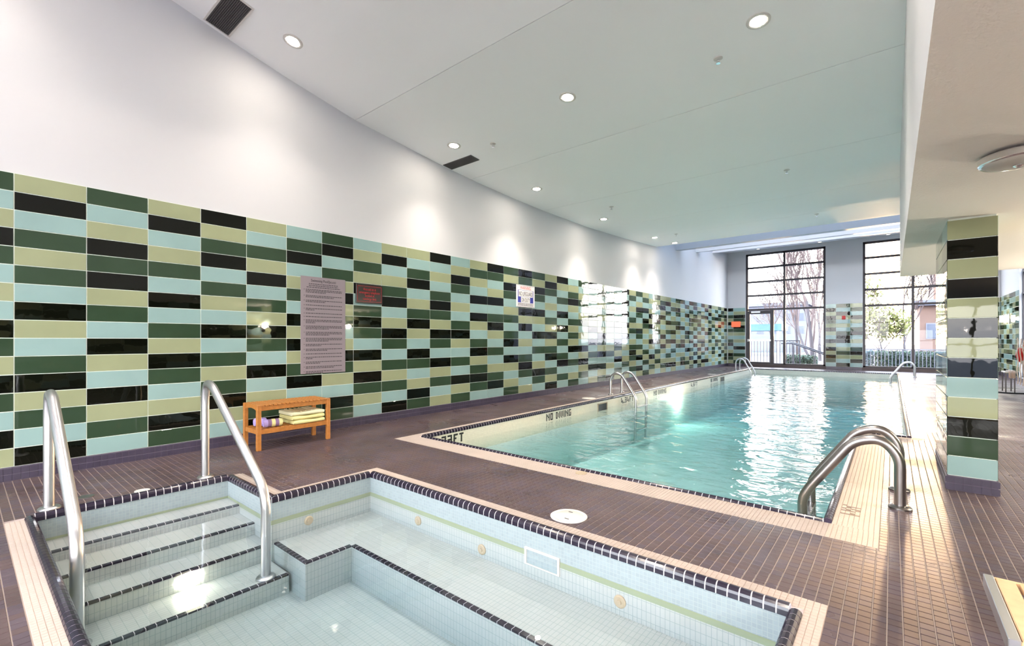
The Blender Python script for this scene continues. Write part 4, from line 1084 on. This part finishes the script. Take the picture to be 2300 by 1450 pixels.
def tree(base, h, seed, label, spread=.5, leafy=None, lean=(0, 0), levels=5, forks=3, name='bare_tree', r0=None):
    rg = random.Random(seed); o = empty(name, base, label, 'tree', 'trees outside the windows')
    tr = MB(); br = MB(); tips = []
    def grow(p, d, L, r, lv):
        b = tr if lv == 0 else br; n = 4 if lv < 2 else 3; pts = [p]; q = p; dd = d.copy()
        for i in range(n):
            dd = (dd + Vector((rg.uniform(-1, 1), rg.uniform(-1, 1), rg.uniform(-.3, .5)))*.13*spread*2).normalized(); q = q + dd*(L/n); pts.append(q)
        b.tube(pts, [max(r*(1-.45*i/n), .013) for i in range(n+1)], 7 if lv < 2 else (5 if lv < 3 else 3), cap=False)
        if lv >= levels: tips.append(q); return
        for k in range(forks + (1 if lv == 0 else 0)):
            t = rg.uniform(.35, 1) if k else 1; s = pts[min(n, max(1, int(t*n)))]
            nd = (dd + Vector((rg.uniform(-1, 1), rg.uniform(-1, 1), rg.uniform(-.25, .7)))*spread).normalized()
            grow(s, nd, L*rg.uniform(.58, .8), r*(.55 if k else .62), lv+1)
        if lv >= levels-1: tips.append(q)
    grow(Vector(base), Vector((lean[0], lean[1], 1)).normalized(), h*.34, r0 or h*.0105, 0)
    tr.build('trunk', M['bark'], o, True); br.build('branches', M['twig'], o, True)
    if leafy:
        lf = MB()
        for tpos in tips:
            for k in range(leafy):
                c = tpos + Vector((rg.gauss(0, .18), rg.gauss(0, .18), rg.gauss(0, .15))); u = Vector((rg.uniform(-1, 1), rg.uniform(-1, 1), rg.uniform(-1, 1))).normalized()*.11; w_ = u.orthogonal().normalized()*.065
                lf.quad(c-u, c+w_, c+u, c-w_)
        lf.build('foliage', M['leafy'], o)
    return o
tree((-3.75, 27.6, -.25), 8, 11, 'slim bare tree left of the twin trunks outside the door window', .42, levels=5)
tree((-3.62, 32.0, -.25), 11, 12, 'taller of two bare trees behind the ramp rails', .36, levels=5)
tree((-3.75, 37.2, -.25), 10, 13, 'bare tree right beside the tallest one behind the ramp', .38, levels=5)
tree((-4.9, 42, -.25), 9.5, 14, 'bare tree leaning left outside the glass door', .6, lean=(-.35, 0), levels=5)
tree((-9.4, 52.0, -.25), 9, 15, 'distant bare tree behind the glass door', .5, levels=5)
tree((-.35, 30.5, -.25), 4.6, 16, 'small yellow green tree outside the right hand window', .6, leafy=7, levels=4, name='leafy_tree')
tree((.55, 33, -.25), 7, 17, 'thin bare tree by the sun outside the right hand window', .5, levels=5)
tree((-1.6, 36, -.25), 7, 18, 'sparse bare tree at the left side of the right hand window', .5, levels=5)
def hedge(x0, x1, y0, y1, z1, m, label, n=2600, seed=1):
    rg = random.Random(seed); o = empty('hedge', ((x0+x1)/2, (y0+y1)/2, -.25), label, 'hedge', 'hedges outside')
    MB().cbox(x0+.06, x1-.06, y0+.06, y1-.06, -.25, z1-.08, .08).build('core', m, o)
    b = MB()
    for i in range(n):
        f = rg.random()
        if f < .55: c = Vector((rg.uniform(x0, x1), y0+rg.gauss(.03, .04), rg.uniform(-.25, z1)))
        elif f < .9: c = Vector((rg.uniform(x0, x1), rg.uniform(y0, y1), z1+rg.gauss(-.03, .04)))
        else: c = Vector((rg.choice((x0, x1)), rg.uniform(y0, y1), rg.uniform(-.25, z1)))
        u = Vector((rg.uniform(-1, 1), rg.uniform(-1, 1), rg.uniform(-1, 1))).normalized()*.055; w_ = u.orthogonal().normalized()*.03
        b.quad(c-u, c+w_, c+u, c-w_)
    b.build('foliage', m, o)
hedge(-.6, 1.9, 27.2, 28.4, .62, M['hedge'], 'dark clipped hedge behind the pale picket railing', seed=2)
hedge(-2.4, -.7, 27.6, 28.8, .62, M['hedgepale'], 'pale blue green hedge left of the dark clipped hedge', seed=3)
hedge(-4.2, -2.9, 27.0, 27.8, .35, M['hedge'], 'low hedge beneath the ramp handrail', n=1500, seed=4)
def building(name, x0, x1, Y, z1, m, label, nx, nz, wz0, wz1, depth=8):
    o = empty(name, ((x0+x1)/2, Y, -.25), label, 'building')
    MB().box(x0, x1, Y, Y+depth, -.25, z1).build('walls', m, o)
    MB().box(x0-.3, x1+.3, Y-.3, Y+depth+.3, z1, z1+.35).build('roof', M['pale'], o)
    dx = (x1-x0)/nx; dz = (wz1-wz0)/nz
    fm = MB().box(-dx*.3, dx*.3, -.04, .04, -dz*.3, dz*.3).mesh('window_frame', M['pale']); pm = MB().box(-dx*.26, dx*.26, -.05, .03, -dz*.26, dz*.26).mesh('pane', M['farglass'])
    for i in range(nx):
        for j in range(nz):
            w_ = inst('window', fm, (x0+(i+.5)*dx, Y, wz0+(j+.5)*dz), o); inst('pane', pm, (x0+(i+.5)*dx, Y-.01, wz0+(j+.5)*dz), w_)
building('low_building', -24, -7.5, 62, 5.2, M['pale'], 'long white low building far behind the glass door', 12, 2, 1.6, 4.6)
building('apartment_tower', 3.0, 12, 58, 34, M['brick'], 'brown brick apartment tower at the right of the window view', 6, 10, 1, 33)
building('added_side_building', 9.0, 15.0, 12, 9.0, M['pale'], 'pale neighbouring building outside the right wall window', 3, 3, .5, 8.5, 16)  # unseen block added to keep bright sky out of the side window
building('brick_house', 1.4, 4.4, 40, 3.4, M['brick'], 'low brick house behind the pale railing near the sun', 2, 1, .9, 2.6, 5)
cn = empty('bus_shelter', (-11, 48, -.25), 'blue roofed shelter in front of the white low building', 'shelter')
MB().box(-15, -7.6, 47, 50, 2.0, 2.6).build('roof', M['bluewall'], cn)
for X in (-14.6, -11, -8): MB().box(X, X+.15, 47.1, 47.25, -.25, 2.0).build('post', M['rail_w'], cn)
